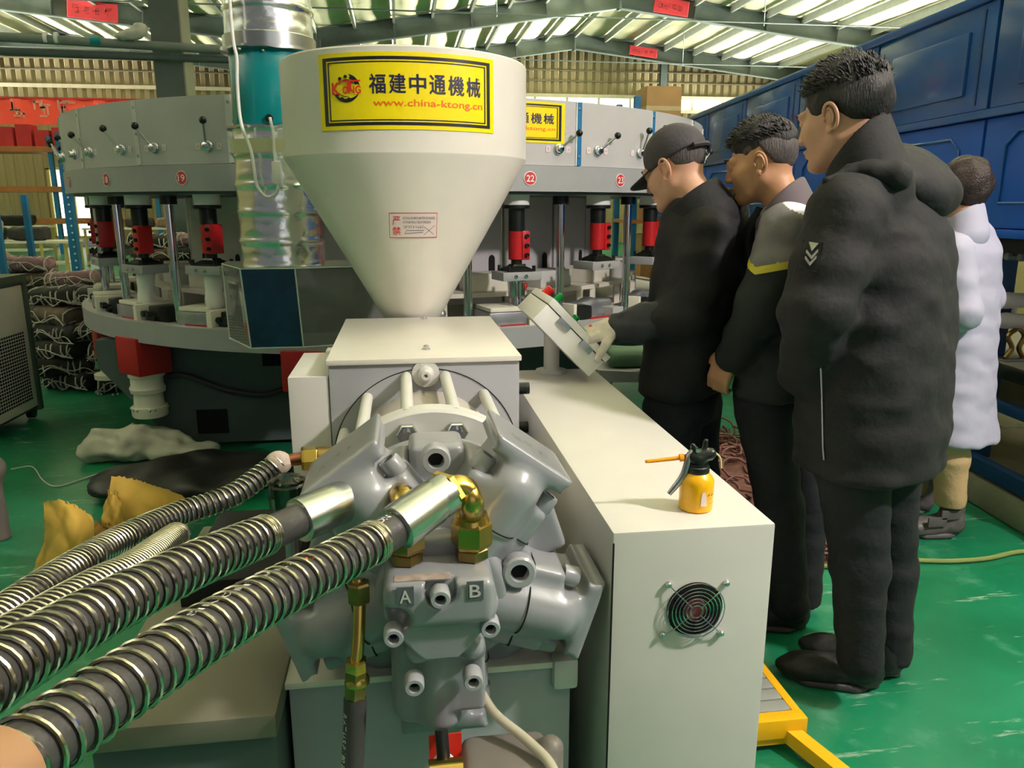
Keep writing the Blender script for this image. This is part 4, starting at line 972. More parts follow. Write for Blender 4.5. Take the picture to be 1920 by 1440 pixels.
for a in (.7, 2.35, 3.8, 5.5):
    e = np.array([fc[0]+.076*math.cos(a), 1.234, fc[2]+.076*math.sin(a)]); MB().tube([(fc[0]+.01*math.cos(a), 1.229, fc[2]+.01*math.sin(a)), (fc[0]+.058*math.cos(a), 1.229, fc[2]+.058*math.sin(a)), e], .0012, 5).build('guard_wire', 'chrome', fan)
    MB().lathe((e[0], 1.24, e[2]), [(.006, 0), (.006, .006), (.004, .009), (.0005, .01)], 10, (0, -1, 0)).build('guard_screw', 'chrome', fan)
# ---- control box on its post
cb = thing('control_box', (.5, 2.6, .88), 'tilted white control box with buttons on a round post', 'control box')
L0 = np.array([.402, 2.40, 1.096]); ex = np.array([.70, 0, -.714]); ez = np.array([.714, 0, .70]); ey = np.array([0, 1., 0])
def tb(name, s0, s1, t0, t1, h0, h1, m, bev=.003):
    mb = MB(); mb.box((s0, t0, h0), (s1, t1, h1), bev); mb.V = [L0+ex*v[0]+ey*v[1]+ez*v[2] for v in mb.V]; mb.F = [f[::-1] for f in mb.F]; return mb.build(name, m, cb)
tb('box_body', 0, .27, 0, .33, 0, .068, 'white'); lid = tb('box_lid', .0, .275, -.003, .333, .071, .096, 'white'); tb('lid_gasket', .003, .267, .003, .327, .066, .073, 'dark', 0)
tb('panel_plate', .02, .255, .03, .31, .096, .1, mat('panel_slate', '7D8084', .4))
for s in (.06, .165): tb('hinge', s, s+.05, -.008, .003, .05, .072, 'steel', .002)
def btn(s, t, m, r=.013, h=.022):
    c = L0+ex*s+ey*t+ez*.098; MB().lathe(c, [(r*1.2, 0), (r*1.2, .006), (r, .007), (r, h), (r*.8, h+.003), (.0005, h+.003)], 16, ez).build('push_button', m, cb)
btn(.035, .1, 'greenplas', .012, .028); btn(.03, .27, 'redplas', .016, .03); btn(.17, .05, 'redplas', .009, .026); btn(.15, .2, 'greenplas')
for s in (.195, .235):
    c = L0+ex*s+ey*.05+ez*.098; mb = MB(); mb.lathe(c, [(.014, 0), (.014, .012), (.011, .014), (.0005, .014)], 14, ez); mb.build('switch_base', 'chrome', cb); mb = MB(); mb.box((-.022, -.006, .012), (.016, .006, .03), .004); mb.V = [c+ex*v[0]+ey*v[1]+ez*v[2] for v in mb.V]; mb.build('rotary_switch', 'black', cb)
MB().cyl((.505, 2.6, .88), (.505, 2.6, 1.06), .0275, n=24).build('post', 'lgrey', cb); MB().lathe((.505, 2.6, .88), [(.055, 0), (.055, .008), (.03, .012)], 24).build('post_flange', 'lgrey', cb)
# ---- pump oil can
OC = atZ(1308, 957, .88); OC = np.array([OC[0], OC[1]+.012, .88])
can = thing('oil_can', OC, 'yellow pump oil can with orange spout on the cabinet', 'oil can')
MB().lathe(OC, [(.029, 0), (.032, .003), (.0325, .05), (.0325, .058), (.029, .066), (.022, .074), (.02, .076)], 32).build('can_body', 'yellow', can)
MB().lathe(OC+[0, 0, .074], [(.0215, 0), (.0225, .002), (.0225, .012), (.02, .014), (.02, .018)], 28).build('screw_cap', 'black', can)
rv = np.array([-.93, .10, -.10]); rv /= np.linalg.norm(rv); hc = OC+[0, 0, .106]
V, Fc = sculpt(lambda p: smin(smin(d_cone(p, (-.012, 0, 0), (.022, 0, .001), .0125, .0125), d_cyl(p, (0, 0, -.018), (0, 0, 0), .016, .003), .006), smin(d_cone(p, (-.006, 0, .012), (-.012, 0, .022), .007, .005), d_cone(p, (.012, 0, .01), (.013, 0, .028), .0055, .005), .005), .004), (-.04, -.03, -.03), (.05, .03, .045), .003)
Rc = np.stack([-rv, np.cross([0, 0, 1], -rv), [0, 0, 1]], 1); obj('pump_head', V@Rc.T+hc, Fc, 'black', can, 180)
MB().cyl(hc+rv*.012, hc+rv*.03, .006, n=12).build('spout_socket', 'black', can); MB().cyl(hc+rv*.028, hc+rv*.036, .0075, n=14).build('spout_collar', 'orange', can); MB().cyl(hc+rv*.034, hc+rv*.098, .0042, .0036, n=12).build('spout', 'orange', can); MB().cyl(hc+rv*.098, hc+rv*.102, .0032, n=10).build('spout_tip', 'brass', can)
lv = [hc+rv*.012+np.array([0, 0, .012]), hc+rv*.02+np.array([0, -.004, -.002]), hc+rv*.03+np.array([0, -.006, -.035]), hc+rv*.055+np.array([0, -.006, -.068])]
lp = bez(lv, 8); mb = MB()
for i in range(len(lp)-1):
    pass
mb.tube(lp, [.005+.002*math.sin(pi*i/(len(lp)-1)) for i in range(len(lp))], 10); mb.build('trigger', 'steel', can); MB().cyl(hc+rv*.006+[0, -.012, .014], hc+rv*.006+[0, .012, .014], .004, n=8).build('trigger_pin', 'chrome', can)
MB().tube(bez([hc-rv*.03+[0, 0, .004], hc-rv*.042+[0, 0, -.008], hc-rv*.046+[0, 0, -.03]], 6), .002, 6).build('wire_clip', mat('cream_wire', 'D8C79A', .5), can)
def canp(x, y, o): a = math.radians(-58+x*95); v_ = -_fh; s_ = _rt; 
def canpt(a, z, o=.0006): n = -_fh*math.cos(a)+_rt*math.sin(a); return OC+n*(.0326+o)+np.array([0, 0, z])
poly = [(.05, .016), (.42, .016), (.36, .036), (.3, .044), (.12, .044), (.07, .036)]
obj('white_emblem', [canpt(a, z) for a, z in poly], [list(range(6))], 'pinklabel', can)
V, Fc, _ = marks(3, 8, .2, 7); obj('blurred_print', [canpt(.4+v[0]*.75, .034+v[1]*.007, .001) for v in V], Fc, 'inkblack', can)
V, Fc, _ = marks(7, 9, .1, 5); obj('blurred_print', [canpt(.5+v[0]*.6, .028+v[1]*.003, .001) for v in V], Fc, 'inkblack', can)
V, Fc, _ = marks(4, 10, .1, 5); obj('blurred_print', [canpt(.6+v[0]*.5, .018+v[1]*.004, .001) for v in V], Fc, 'inkblack', can)
# ---- yellow step behind the cabinet
st = thing('step_platform', (.9, 1.9, 0), 'low yellow steel step with ribbed grey tread beside the cabinet', 'step')
for i in range(9): MB().box((.70, 1.735+i*.05, .085), (1.02, 1.78+i*.05, .1), .004).build('tread_slat', 'tread', st)
MB().box((.69, 1.69, .045), (1.045, 1.73, .102), .003).build('front_bar', 'stepyellow', st); MB().box((1.02, 1.7, .05), (1.045, 2.2, .1), .003).build('side_bar', 'stepyellow', st)
MB().box((.7, 1.7, .02), (1.0, 1.72, .045), .002).build('lower_bar', 'stepyellow', st)
p, q = np.array([1.0, 1.71, .05]), np.array([1.10, 1.50, .02]); d = (q-p)/np.linalg.norm(q-p)
mb = MB(); mb.prism([(-.02, -.02), (.02, -.02), (.02, .02), (-.02, .02)], p, *basis(d)[:2], d, 0, .34); mb.build('brace_leg', 'stepyellow', st)
for x, y in ((.72, 1.71), (1.03, 2.19), (.72, 2.19)): MB().box((x-.015, y-.015, 0), (x+.015, y+.015, .06)).build('foot', 'stepyellow', st, None)
# ================================================================ blue oven line on the right
OO = np.array([2.753, 2.894, 0.]); OS = np.array([.098, .995, 0]); OS /= np.linalg.norm(OS); OT = np.array([OS[1], -OS[0], 0]); UZ = np.array([0, 0, 1.])
def op(s, t, z): return OO+OS*s+OT*t+UZ*z
def obox(s0, s1, t0, t1, z0, z1, bev=0.0):
    mb = MB(); mb.box((s0, t0, z0), (s1, t1, z1), bev); mb.V = [op(v[0], v[1], v[2]) for v in mb.V]; mb.F = [f[::-1] for f in mb.F]; return mb
ov = thing('curing_oven', op(2, .6, 0), 'long dark blue panelled oven housing running along the right side', 'oven')
SA, SB = -.25, 7.6
obox(SA, SB, .03, 1.2, 1.3, 2.40).build('oven_core', 'blue', ov)
obox(SA, SB, -.02, 1.24, 2.40, 2.45, .01).build('oven_cap_rail', 'blue', ov)
obox(SA, SB, -.025, .03, 1.86, 1.90, .006).build('oven_middle_rail', 'blue', ov)
obox(SA, SB, -.012, .03, 1.30, 1.34, .006).build('oven_lower_rail', 'bluedark', ov)
seams = [-.25, .67, 1.8, 2.98, 4.2, 5.4, 6.5, 7.6]
for a, b in zip(seams[:-1], seams[1:]):
    obox(a+.012, b-.012, 0, .04, 1.905, 2.398, .006).build('upper_panel', 'blue', ov)
    pb_ = obox(a+.2, b-.2, -.016, .01, 1.985, 2.29, .014).build('embossed_field', 'blue', ov)
    obox(a+.10, a+.112, -.004, .01, 1.93, 2.37).build('panel_seam', 'railblue', ov, None)
    obox(a+.01, b-.01, .0, .04, 1.345, 1.855, .006).build('lower_panel', 'bluedark', ov)
    mb = MB(); c = op((a+b)/2, 0, 0); w = (b-a)/2-.18
    fr = [(-w, 1.46), (w, 1.46), (w, 1.72), (w-.08, 1.78), (-w+.08, 1.78), (-w, 1.72)]
    mb.tube([op((a+b)/2+x, -.004, z) for x, z in fr], .007, 6, closed=True); mb.build('hatch_frame', 'blue', ov)
    for s in (a+.06, b-.06): obox(s-.03, s+.03, .05, .2, 0, 1.3).build('oven_leg', 'railblue', ov, None)
obox(SA, SB, .05, 1.1, 1.22, 1.30).build('chain_guard', 'black', ov, None)
for i in range(60):
    s = -.2+i*.09; MB().cyl(op(s, .03, 1.215), op(s, .09, 1.215), .018, n=8).build('chain_roller', 'dgrey', ov)
# conveyor deck with rails
cv = thing('conveyor_deck', op(1, .2, 0), 'grey conveyor deck with dark edge and blue rails under the oven', 'conveyor')
obox(SA, SB, .02, 1.0, .67, .70, .004).build('deck_plate', mat('pale_deck', 'B9B2B4', .3, .4), cv); obox(SA, SB, -.01, .03, .655, .715, .003).build('deck_edge', 'black', cv)
obox(SA, SB, -.01, .04, .495, .545, .004).build('upper_rail', 'railblue', cv); obox(SA, SB, -.02, .04, .165, .237, .004).build('lower_rail', 'railblue', cv)
for s in (-.2, 0.9, 2.4, 3.9, 5.4): obox(s, s+.06, .0, .05, .0, .66).build('deck_post', 'railblue', cv, None)
obox(SA, SB, .06, .9, .15, .166).build('lower_tray', 'concrete', cv, None); obox(SA, SB, .06, .9, .47, .482).build('upper_tray', 'concrete', cv, None)
pl = obox(SA, SB, -.02, 1.3, 0, .15, .02).build('oven_plinth', 'concrete', smooth=35); tag(pl, 'low worn concrete plinth along the foot of the oven line', 'plinth')
bw = obox(-.2, 7.5, 2.2, 2.3, 0, 1.3).build('partition_board', mat('pale_yellow_board', 'D9C98A', .6), smooth=None); tag(bw, 'pale yellow partition board seen beneath the oven', 'partition')
# shoes drying on the deck
shoe_sdf = lambda p: smin(smin(d_cone(p, (-.1, 0, .03), (.06, 0, .028), .034, .038), d_cone(p, (.06, 0, .028), (.13, 0, .022), .036, .022), .02), d_cone(p, (-.1, 0, .03), (-.105, 0, .085), .032, .034), .02)
SV, SF = sculpt(shoe_sdf, (-.18, -.06, -.02), (.18, .06, .14), .009)
stands = []
for i in range(6):
    s, t = -.15+i*.33, .2+.05*(i % 2); c = op(s, t, .70)
    k = thing('last_stand', c, 'small bronze shoe stand on the conveyor deck, %s' % ['nearest the frame edge', 'second from the frame edge', 'third along', 'fourth along', 'fifth along', 'farthest along'][i], 'stand', 'shoe stands on the deck')
    MB().box(c-[.09, .05, 0], c+[.09, .05, .012], .003).build('foot_plate', 'steel', k); MB().tube(bez([c+[-.05, 0, .01], c+[-.02, 0, .06], c+[-.05, 0, .12], c+[0, 0, .16]], 6), .012, 8).build('arm', 'brassd', k); MB().tube(bez([c+[.05, 0, .01], c+[.02, 0, .06], c+[.04, 0, .12], c+[0, 0, .16]], 6), .012, 8).build('arm', 'brassd', k)
    for j, dz in enumerate((.165, .265)):
        R = Rz(2.6+.3*j); o_ = obj('shoe', SV@R.T+c+[0, .02*j, dz], SF, 'last', smooth=180, loc=c+[0, 0, dz])
        tag(o_, 'pale pink shoe %s %s' % (['lower on the stand', 'upper on the stand'][j], ['nearest the frame edge', 'second from the frame edge', 'third along', 'fourth along', 'fifth along', 'farthest along'][i]), 'shoe', 'shoes on the conveyor deck')
# air hose lying on the floor
ah = thing('air_hose', (2.0, 2.72, 0), 'thin lime green air hose lying across the green floor', 'hose')
hp = [atZ(u, v, .012) for u, v in ((1300, 1066), (1400, 1066), (1510, 1062), (1600, 1060), (1695, 1051), (1780, 1052), (1850, 1047), (1920, 1034))]+[np.array([2.68, 2.62, .012])]
MB().tube(bez(hp, 8), .010, 8).build('hose_tube', 'lime', ah); a = atZ(1692, 1051, .012); MB().cyl(a-[.02, 0, 0], a+[.03, 0, 0], .014, n=10).build('coupling', 'dgrey', ah)
# heap of brown rubber trimmings behind the men
rng = np.random.RandomState(5); mb = MB()
for i in range(420):
    r = rng.rand()**.6*.75; a = rng.rand()*6.28; x = 1.75+.62*r*math.cos(a); y = 3.55+1.15*r*math.sin(a); h = .22*(1-r)**.8*rng.rand()+.01
    a2 = rng.rand()*6.28; R_ = .03+.05*rng.rand(); sp = 2+rng.rand()*3.4; t0 = rng.rand()*6; tl = rng.uniform(-.9, .9)
    pts = [(x+R_*math.cos(t0+sp*q), y+R_*math.sin(t0+sp*q)*math.cos(tl), h+.012+max(0, R_*math.sin(tl)*(1+math.sin(t0+sp*q)))) for q in np.linspace(0, 1, 7)]
    mb.tube(pts, .005+.004*rng.rand(), 4)
hp_ = mb.build('rubber_trimmings', 'scrap', smooth=180); tag(hp_, 'tangled heap of brown rubber trimmings on the floor behind the men', 'scrap heap', kind='stuff')
mb = MB(); mb.lathe((1.75, 3.55, 0), [(.44, 0), (.36, .05), (.2, .12), (.0005, .16)], 24); mb.V = [(1.75+(v[0]-1.75), 3.55+(v[1]-3.55)*1.9, v[2]) for v in mb.V]; mb.build('heap_core', 'scrap', hp_)
# cartons stacked on a blue rack behind the carousel
rk = thing('carton_rack', (3.75, 11.2, 0), 'blue steel rack of cartons standing behind the carousel', 'rack')
for x in (3.25, 5.6):
    for y in (10.8, 11.7): MB().box((x-.04, y-.04, 0), (x+.04, y+.04, 2.9 if x < 4 else 2.7)).build('rack_post', 'rackblue', rk, None)
for z in (.45, 1.25, 2.05): MB().box((3.2, 10.75, z-.05), (5.65, 11.75, z)).build('rack_shelf', 'rackorange', rk, None)
n = 0
for z, hh in ((0, .42), (.45, .7), (1.25, .7), (2.05, .42), (2.47, .45)):
    for i in range(4):
        x0 = 3.4+i*.55
        if z > 2.4 and i > 0: continue
        c = thing('carton', (x0+.25, 11.1, z), 'brown cardboard carton, %s, on the blue rack behind the carousel' % (['lowest row', 'second row', 'third row', 'fourth row', 'topmost'][[0, .45, 1.25, 2.05, 2.47].index(z)]+' '+['left', 'second', 'third', 'right'][i]), 'carton', 'cartons on the blue rack')
        h2_ = .58 if z > 2.4 else hh*(.75+.2*((i*7+int(z*10)) % 3)/2); MB().box((x0, 10.85, z), (x0+.5, 11.4, z+h2_), .006).build('board_box', 'carton', c); MB().box((x0-.001, 10.848, z+h2_*.5-.03), (x0+.501, 11.402, z+h2_*.5+.03)).build('packing_tape', mat('tape_cream', 'C9B58C', .4), c, None)
        if z > 2.4:
            V, Fc, _ = marks(4, 21, .3, 7); obj('blurred_print', np.stack([x0+.1+V[:, 0]*.3, np.full(len(V), 10.846), z+.08+V[:, 1]*.07], 1), Fc, 'inkblack', c)
# ================================================================ exhaust duct and hood
DX, DY = -.52, 3.55
du = thing('exhaust_duct', (DX, DY, 1.2), 'shiny foil exhaust duct with a teal fan section behind the hopper', 'duct')
R0 = .178
def ring(r, z): return (r, z)
def ductp(z0, z1, n, amp):
    pr = []; m = int((z1-z0)/.012)
    for i in range(m+1):
        z = z0+(z1-z0)*i/m; b = ((z-z0)/(z1-z0)*n) % 1.0; pr.append((R0+(.006 if (b < .06 or b > .94) else 0)+amp*math.sin(i*2.7), z))
    return pr
def crumple(name, pr, m, n=64, amp=.003, seed=0):
    mb = MB(); mb.lathe((DX, DY, 0), pr, n, (0, 0, 1), False); V = np.array(mb.V); q = V-np.array([DX, DY, 0]); d = amp*nz3(V, 22, seed)+amp*.6*nz3(V, 60, seed+3); r = np.linalg.norm(q[:, :2], axis=1); V[:, 0] += q[:, 0]/r*d; V[:, 1] += q[:, 1]/r*d; return obj(name, V, mb.F, m, du, 60)
foil = mat('bright_foil', 'F2F5F2', .22, 1.0, var=.06, scale=8, bump=.25, bscale=14)
crumple('lower_duct', ductp(1.19, 1.765, 5, .0), foil, amp=.0035)
crumple('upper_duct', ductp(2.06, 6.1, 24, .0), foil, amp=.0025, seed=4)
mb = MB(); mb.lathe((DX, DY, 0), [(.165, 1.755), (.168, 1.76), (.168, 2.06), (.165, 2.065)], 48, (0, 0, 1), False); mb.build('fan_casing', 'teal', du)
for z, r in ((1.755, .2), (2.06, .198)):
    mb = MB(); mb.lathe((DX, DY, z), [(.165, 0), (r, .002), (r, .012), (.165, .016)], 48, (0, 0, 1), False); V = np.array(mb.V); V[:, 2] += .006*nz3(V, 40); obj('flange_rim', V, mb.F, 'zinc', du, 60)
mb = MB(); mb.lathe((DX, DY, 2.07), [(.186, 0), (.188, .05), (.182, .055)], 48, (0, 0, 1), False); mb.build('clamp_band', 'zinc', du)
mb = MB(); mb.lathe((DX, DY, 1.66), [(.186, 0), (.187, .055)], 40, (0, 0, 1), False); mb.build('yellow_tape', mat('pale_yellow_tape', 'C9CBA0', .3, alpha=.8), du)
for u, v in ((449, 92), (493, 94)): p = atY(u, v, DY-.17); MB().ell(p, (.008, .008, .008), 8, 6).build('clamp_screw', 'steel', du)
# white cable with an inline switch
wc = thing('white_cable', atY(500, 370, DY-.2), 'white power cable with inline switch hanging on the duct', 'cable')
yf = DY-.2; cpts = [atY(u, v, yf) for u, v in ((430, -40), (432, 20), (438, 80), (444, 110), (445, 160), (452, 230), (470, 280), (477, 320), (482, 348), (498, 368), (515, 365), (522, 350), (522, 335))]
MB().tube(bez(cpts, 8), .0065, 8).build('cable', 'white', wc)
cp2 = [atY(u, v, yf) for u, v in ((506, 220), (512, 250), (514, 280), (517, 310))]; MB().tube(bez(cp2, 8), .006, 8).build('cable', 'white', wc)
p = atY(519, 324, yf); MB().box(p-[.018, .014, .045], p+[.018, .014, .045], .008).build('inline_switch', 'white', wc); p = atY(505, 222, yf+.03); MB().lathe(p, [(.016, 0), (.016, .01), (.006, .012)], 12, (0, -1, 0)).build('grommet', 'black', wc)
# acrylic hood: bevelled prism of clear sheets
hd = thing('acrylic_hood', (DX, DY, .85), 'clear acrylic suction hood with a dark blue front sheet under the duct', 'hood')
zt, zb = 1.195, .862
base = [(-.80, 3.62), (-.665, 3.32), (-.445, 3.32), (-.07, 3.42), (-.07, 3.72), (-.80, 3.72)]
low = [(-.79, 3.60), (-.645, 3.32), (-.43, 3.32), (-.06, 3.40), (-.06, 3.70), (-.79, 3.70)]
for i in range(5):
    a, b = base[i], base[(i+1) % 6]; c, d = low[(i+1) % 6], low[i]; V = [(a[0], a[1], zt), (b[0], b[1], zt), (c[0], c[1], zb), (d[0], d[1], zb)]
    e = np.cross(np.array(V[1])-V[0], np.array(V[3])-V[0]); e /= np.linalg.norm(e); V = V+[tuple(np.array(v)+e*.004) for v in V]
    obj('blue_sheet' if i == 1 else 'clear_sheet', V, [[0, 1, 2, 3], [7, 6, 5, 4], [0, 4, 5, 1], [1, 5, 6, 2], [2, 6, 7, 3], [3, 7, 4, 0]], 'bluefilm' if i == 1 else 'acrylic', hd)
V = [(x, y, zt) for x, y in base]+[(x, y, zt+.005) for x, y in base]; n = 6
obj('top_sheet', V, [list(range(6))[::-1], [6+i for i in range(6)]]+[[i, (i+1) % 6, 6+(i+1) % 6, 6+i] for i in range(6)], 'acrylic', hd)
ed = mat('acrylic_edge', 'B9C6BC', .3)
for i in range(6):
    j = (i+1) % 6; MB().tube([(*base[i], zt), (*base[j], zt)], .0035, 6).build('sheet_edge', ed, hd); MB().tube([(*base[i], zt), (*low[i], zb)], .0035, 6).build('sheet_edge', ed, hd)
    if i < 3: MB().tube([(*low[i], zb), (*low[j], zb)], .0035, 6).build('sheet_edge', ed, hd)
for x in (-.6, -.4): MB().tube([(x, 3.6, zt), (x, 3.6, zt+.05)], .008, 8).build('hanger_rod', 'steel', hd)
# ================================================================ chiller box at the left edge
ch = thing('chiller', (-2.5, 5.2, 0), 'white chiller with perforated grille at the left edge', 'chiller')
pA, pB = atZ(-60, 842, .06), atZ(82, 765, .06); ex = pB-pA; ex[2] = 0; W_ = np.linalg.norm(ex); ex /= W_; ny = np.array([-ex[1], ex[0], 0])
if ny[0] > 0: ny = -ny
HZ = .98
def cbx(name, s0, s1, z0, z1, d0, d1, m, bev=.004):
    mb = MB(); mb.box((s0, d0, z0), (s1, d1, z1), bev); mb.V = [np.array([pA[0], pA[1], 0])+ex*v[0]+ny*v[1]+UZ*v[2] for v in mb.V]; return mb.build(name, m, ch)
grn = mat('green_grey_frame', '48584C', .5)
cbx('frame_body', 0, W_, .08, HZ, .012, .6, grn); cbx('front_panel', .03, W_-.07, .1, HZ-.05, 0, .014, mat('chiller_panel', 'EDE2DA', .4)); cbx('top_frame', 0, W_, HZ-.035, HZ+.02, -.005, .62, grn); cbx('corner_post', W_-.05, W_, .06, HZ, -.004, .03, grn)
gr = MB(); nc = 26
for r in range(22):
    for c in range(nc):
        s = .06+c*(W_-.18)/nc; z = .16+r*.0215; gr.box((s, -.0025, z), (s+(W_-.18)/nc*.6, .001, z+.014))
gr.V = [np.array([pA[0], pA[1], 0])+ex*v[0]+ny*v[1]+UZ*v[2] for v in gr.V]; g = gr.build('grille_holes', 'dark', ch, None); g['kind'] = 'stuff'
for s in (.06, W_-.05): 
    p = np.array([pA[0], pA[1], 0])+ex*s+ny*.06; MB().cyl(p+[-.02, 0, .045], p+[.02, 0, .045], .04, n=14).build('castor_wheel', 'black', ch); MB().box(p+[-.03, -.03, .05], p+[.03, .03, .085]).build('castor_fork', 'black', ch, None)
# ================================================================ bundles of tied shoe uppers
rng = np.random.RandomState(11)
def bundle_mesh(seed, m_main):
    r_ = np.random.RandomState(seed); root = thing('upper_bundle', (0, 0, 0)); 
    L_, n = .46, 11
    V, Fc = sculpt(lambda p: d_box(p, (0, 0, .075), (L_/2-.01, .13, .065), .05)+.012*nz3(p, 26, seed)-.006*np.abs(np.sin(p[:, 0]*70)), (-.32, -.22, -.04), (.32, .22, .2), .022)
    obj('stacked_uppers', V, Fc, m_main, root, 180)
    for i in range(n):
        x = -L_/2+.02+L_*.92*i/(n-1); a0 = r_.uniform(-.05, .05); mb = MB(); k = r_.uniform(.8, 1.15)
        pts = [(x+a0*s+r_.uniform(-.006, .006), .145*k*math.cos(t)*(1 if abs(math.cos(t)) < .9 else .95), .07+.078*k*math.sin(t)+r_.uniform(-.006, .006)) for s, t in [(j/8-.5, -.7+j*(pi+1.4)/8) for j in range(9)]]
        mb.tube(pts, .0065, 5); mb.build('tie_string', 'strapwhite', root)
    for i in range(2):
        mb = MB(); pts = [(-L_/2+L_*j/6, r_.uniform(-.15, -.13), .05+r_.uniform(-.05, .06)) for j in range(7)]; mb.tube(bez(pts, 3), .005, 4); mb.build('loose_string', 'strapwhite', root)
    return root
protos = [bundle_mesh(1, 'bundlepink'), bundle_mesh(2, 'bundlebrown'), bundle_mesh(3, 'bundledark'), bundle_mesh(4, 'bundledark'), bundle_mesh(5, 'bundlepink')]
usedp = [False]*5; where = []
def put(kind, x, y, z, rz, lab):
    if not usedp[kind]: o = protos[kind]; usedp[kind] = True
    else: o = copy_tree(protos[kind])
    o.location = (x, y, z); o.rotation_euler = (random.uniform(-.08, .08), random.uniform(-.1, .1), rz); tag(o, lab, 'bundle', 'tied bundles of shoe uppers'); return o
ordn = ['bottom', 'second', 'third', 'fourth', 'fifth', 'sixth', 'seventh', 'top']
rows = ['at the left behind the chiller', 'behind the chiller, second stack', 'third stack behind the chiller', 'fourth stack, nearest the carousel']
for c in range(4):
    for l in range(7 if c < 3 else 6):
        put([0, 4, 0, 1][(c+l) % 4], -4.65+c*.5+random.uniform(-.03, .03), 8.6+random.uniform(-.08, .08)-.15*c, l*.135, random.uniform(-.15, .15), 'dusty pink bundle of uppers, %s layer, %s' % (ordn[l], rows[c]))
rows2 = ['left of the red cylinder beside the chiller', 'beside the chiller, right hand stack', 'under the carousel edge', 'under the carousel table further right']
for c, (x, y, nl) in enumerate(((-2.72, 6.55, 6), (-2.25, 6.45, 6), (-1.75, 6.9, 5), (-1.2, 7.0, 5))):
    for l in range(nl):
        put([2, 3, 2, 3, 1, 2][l % 6], x+random.uniform(-.05, .05), y+random.uniform(-.06, .06), l*.135, random.uniform(-.5, .5), 'dark bundle tied with white string, %s layer, %s' % (ordn[l], rows2[c]))
# taller stack seen through the presses
for c in range(3):
    for l in range(8):
        put([1, 2, 0][(c+l) % 3], -2.9+c*.5+random.uniform(-.03, .03), 9.6+random.uniform(-.05, .05), l*.14, random.uniform(-.2, .2), 'brown bundle of uppers, %s layer, tall stack seen between presses, %s' % (ordn[l], ['left pile', 'middle pile', 'right pile'][c]))
for p_, u_ in zip(protos, usedp):
    if not u_:
        for c_ in list(p_.children): bpy.data.objects.remove(c_)
        bpy.data.objects.remove(p_)
# ================================================================ racks at the far left
def post(x, y, z0, z1, w, m, parent, name='upright'): return MB().box((x-w/2, y-w/2, z0), (x+w/2, y+w/2, z1)).build(name, m, parent, None)
r1 = thing('blue_rack', (-4.1, 8.0, 0), 'blue slotted steel rack at the left edge behind the chiller', 'rack')
for x, y, zz in ((-4.12, 7.9, 3.0), (-3.72, 7.9, 1.55), (-4.12, 8.5, 3.0), (-3.72, 8.5, 1.55), (-4.7, 7.9, 3.0)): post(x, y, 0, zz, .05, 'rackblue', r1)
for z in (.75, 1.1, 1.45): MB().box((-4.7, 7.88, z), (-3.72, 7.93, z+.035)).build('rack_beam', mat('pale_blue_beam', '8FB4C8', .5), r1, None)
for i, (x, z) in enumerate(((-3.93, 1.14), (-3.9, .8), (-4.3, 1.14), (-4.35, .8))):
    V, Fc = sculpt(lambda p: d_ell(p, (0, 0, .12), (.11, .1, .14))+.015*nz3(p, 24, i), (-.2, -.2, -.05), (.2, .2, .34), .02); o_ = obj('wrapped_parcel', V+[x, 8.2, z], Fc, mat('tan_parcel', 'B79A84', .6, var=.2, scale=10), smooth=180); tag(o_, 'tan wrapped parcel on the blue rack, %s' % ['upper right', 'lower right', 'upper left', 'lower left'][i], 'parcel', 'parcels on the blue rack')
r2 = thing('tall_rack_post', (-4.28, 11, 0), 'tall blue perforated rack upright left of the carousel', 'rack upright'); post(-4.28, 11, 0, 2.35, .1, 'rackblue', r2)
for i in range(24): MB().cyl((-4.265, 10.948, .2+i*.09), (-4.265, 10.944, .2+i*.09), .013, n=8).build('punched_hole', 'inkwhite', r2)
# far work tables against the left window
for i, (x, y, z, l) in enumerate(((-9.2, 19, 1.0, 2.6), (-7.6, 16, .8, 2.8), (-6.6, 21, .9, 2.4))):
    t = thing('work_table', (x, y, 0), ['pale work table near the tall window', 'work table with dark stock left of the carousel', 'far work table beside the blue upright'][i], 'table', 'work tables by the window')
    MB().box((x-l/2, y-.4, z-.04), (x+l/2, y+.4, z)).build('table_top', 'offwhite', t, None)
    for sx in (-1, 1):
        for sy in (-1, 1): post(x+sx*(l/2-.05), y+sy*.35, 0, z-.04, .05, 'frameyellow', t, 'leg')
    MB().box((x-l/2+.1, y-.35, z*.45), (x+l/2-.1, y+.35, z*.45+.03)).build('lower_shelf', 'offwhite', t, None)
    for j in range(3):
        V, Fc = sculpt(lambda p: d_box(p, (0, 0, .13), (.3, .25, .12), .06)+.02*nz3(p, 12, j+i), (-.4, -.35, -.05), (.4, .35, .32), .04); o_ = obj('stock_pile', V+[x-l/2+.5+j*.75, y, z], Fc, ['bundledark', 'bundlebrown', 'tarp'][(i+j) % 3], smooth=180); tag(o_, '%s pile of stock on the %s, %s' % (['dark', 'brown', 'black'][(i+j) % 3], ['pale table near the window', 'table left of the carousel', 'far table by the blue upright'][i], ['left', 'middle', 'right'][j]), 'stock pile', 'stock on the work tables')
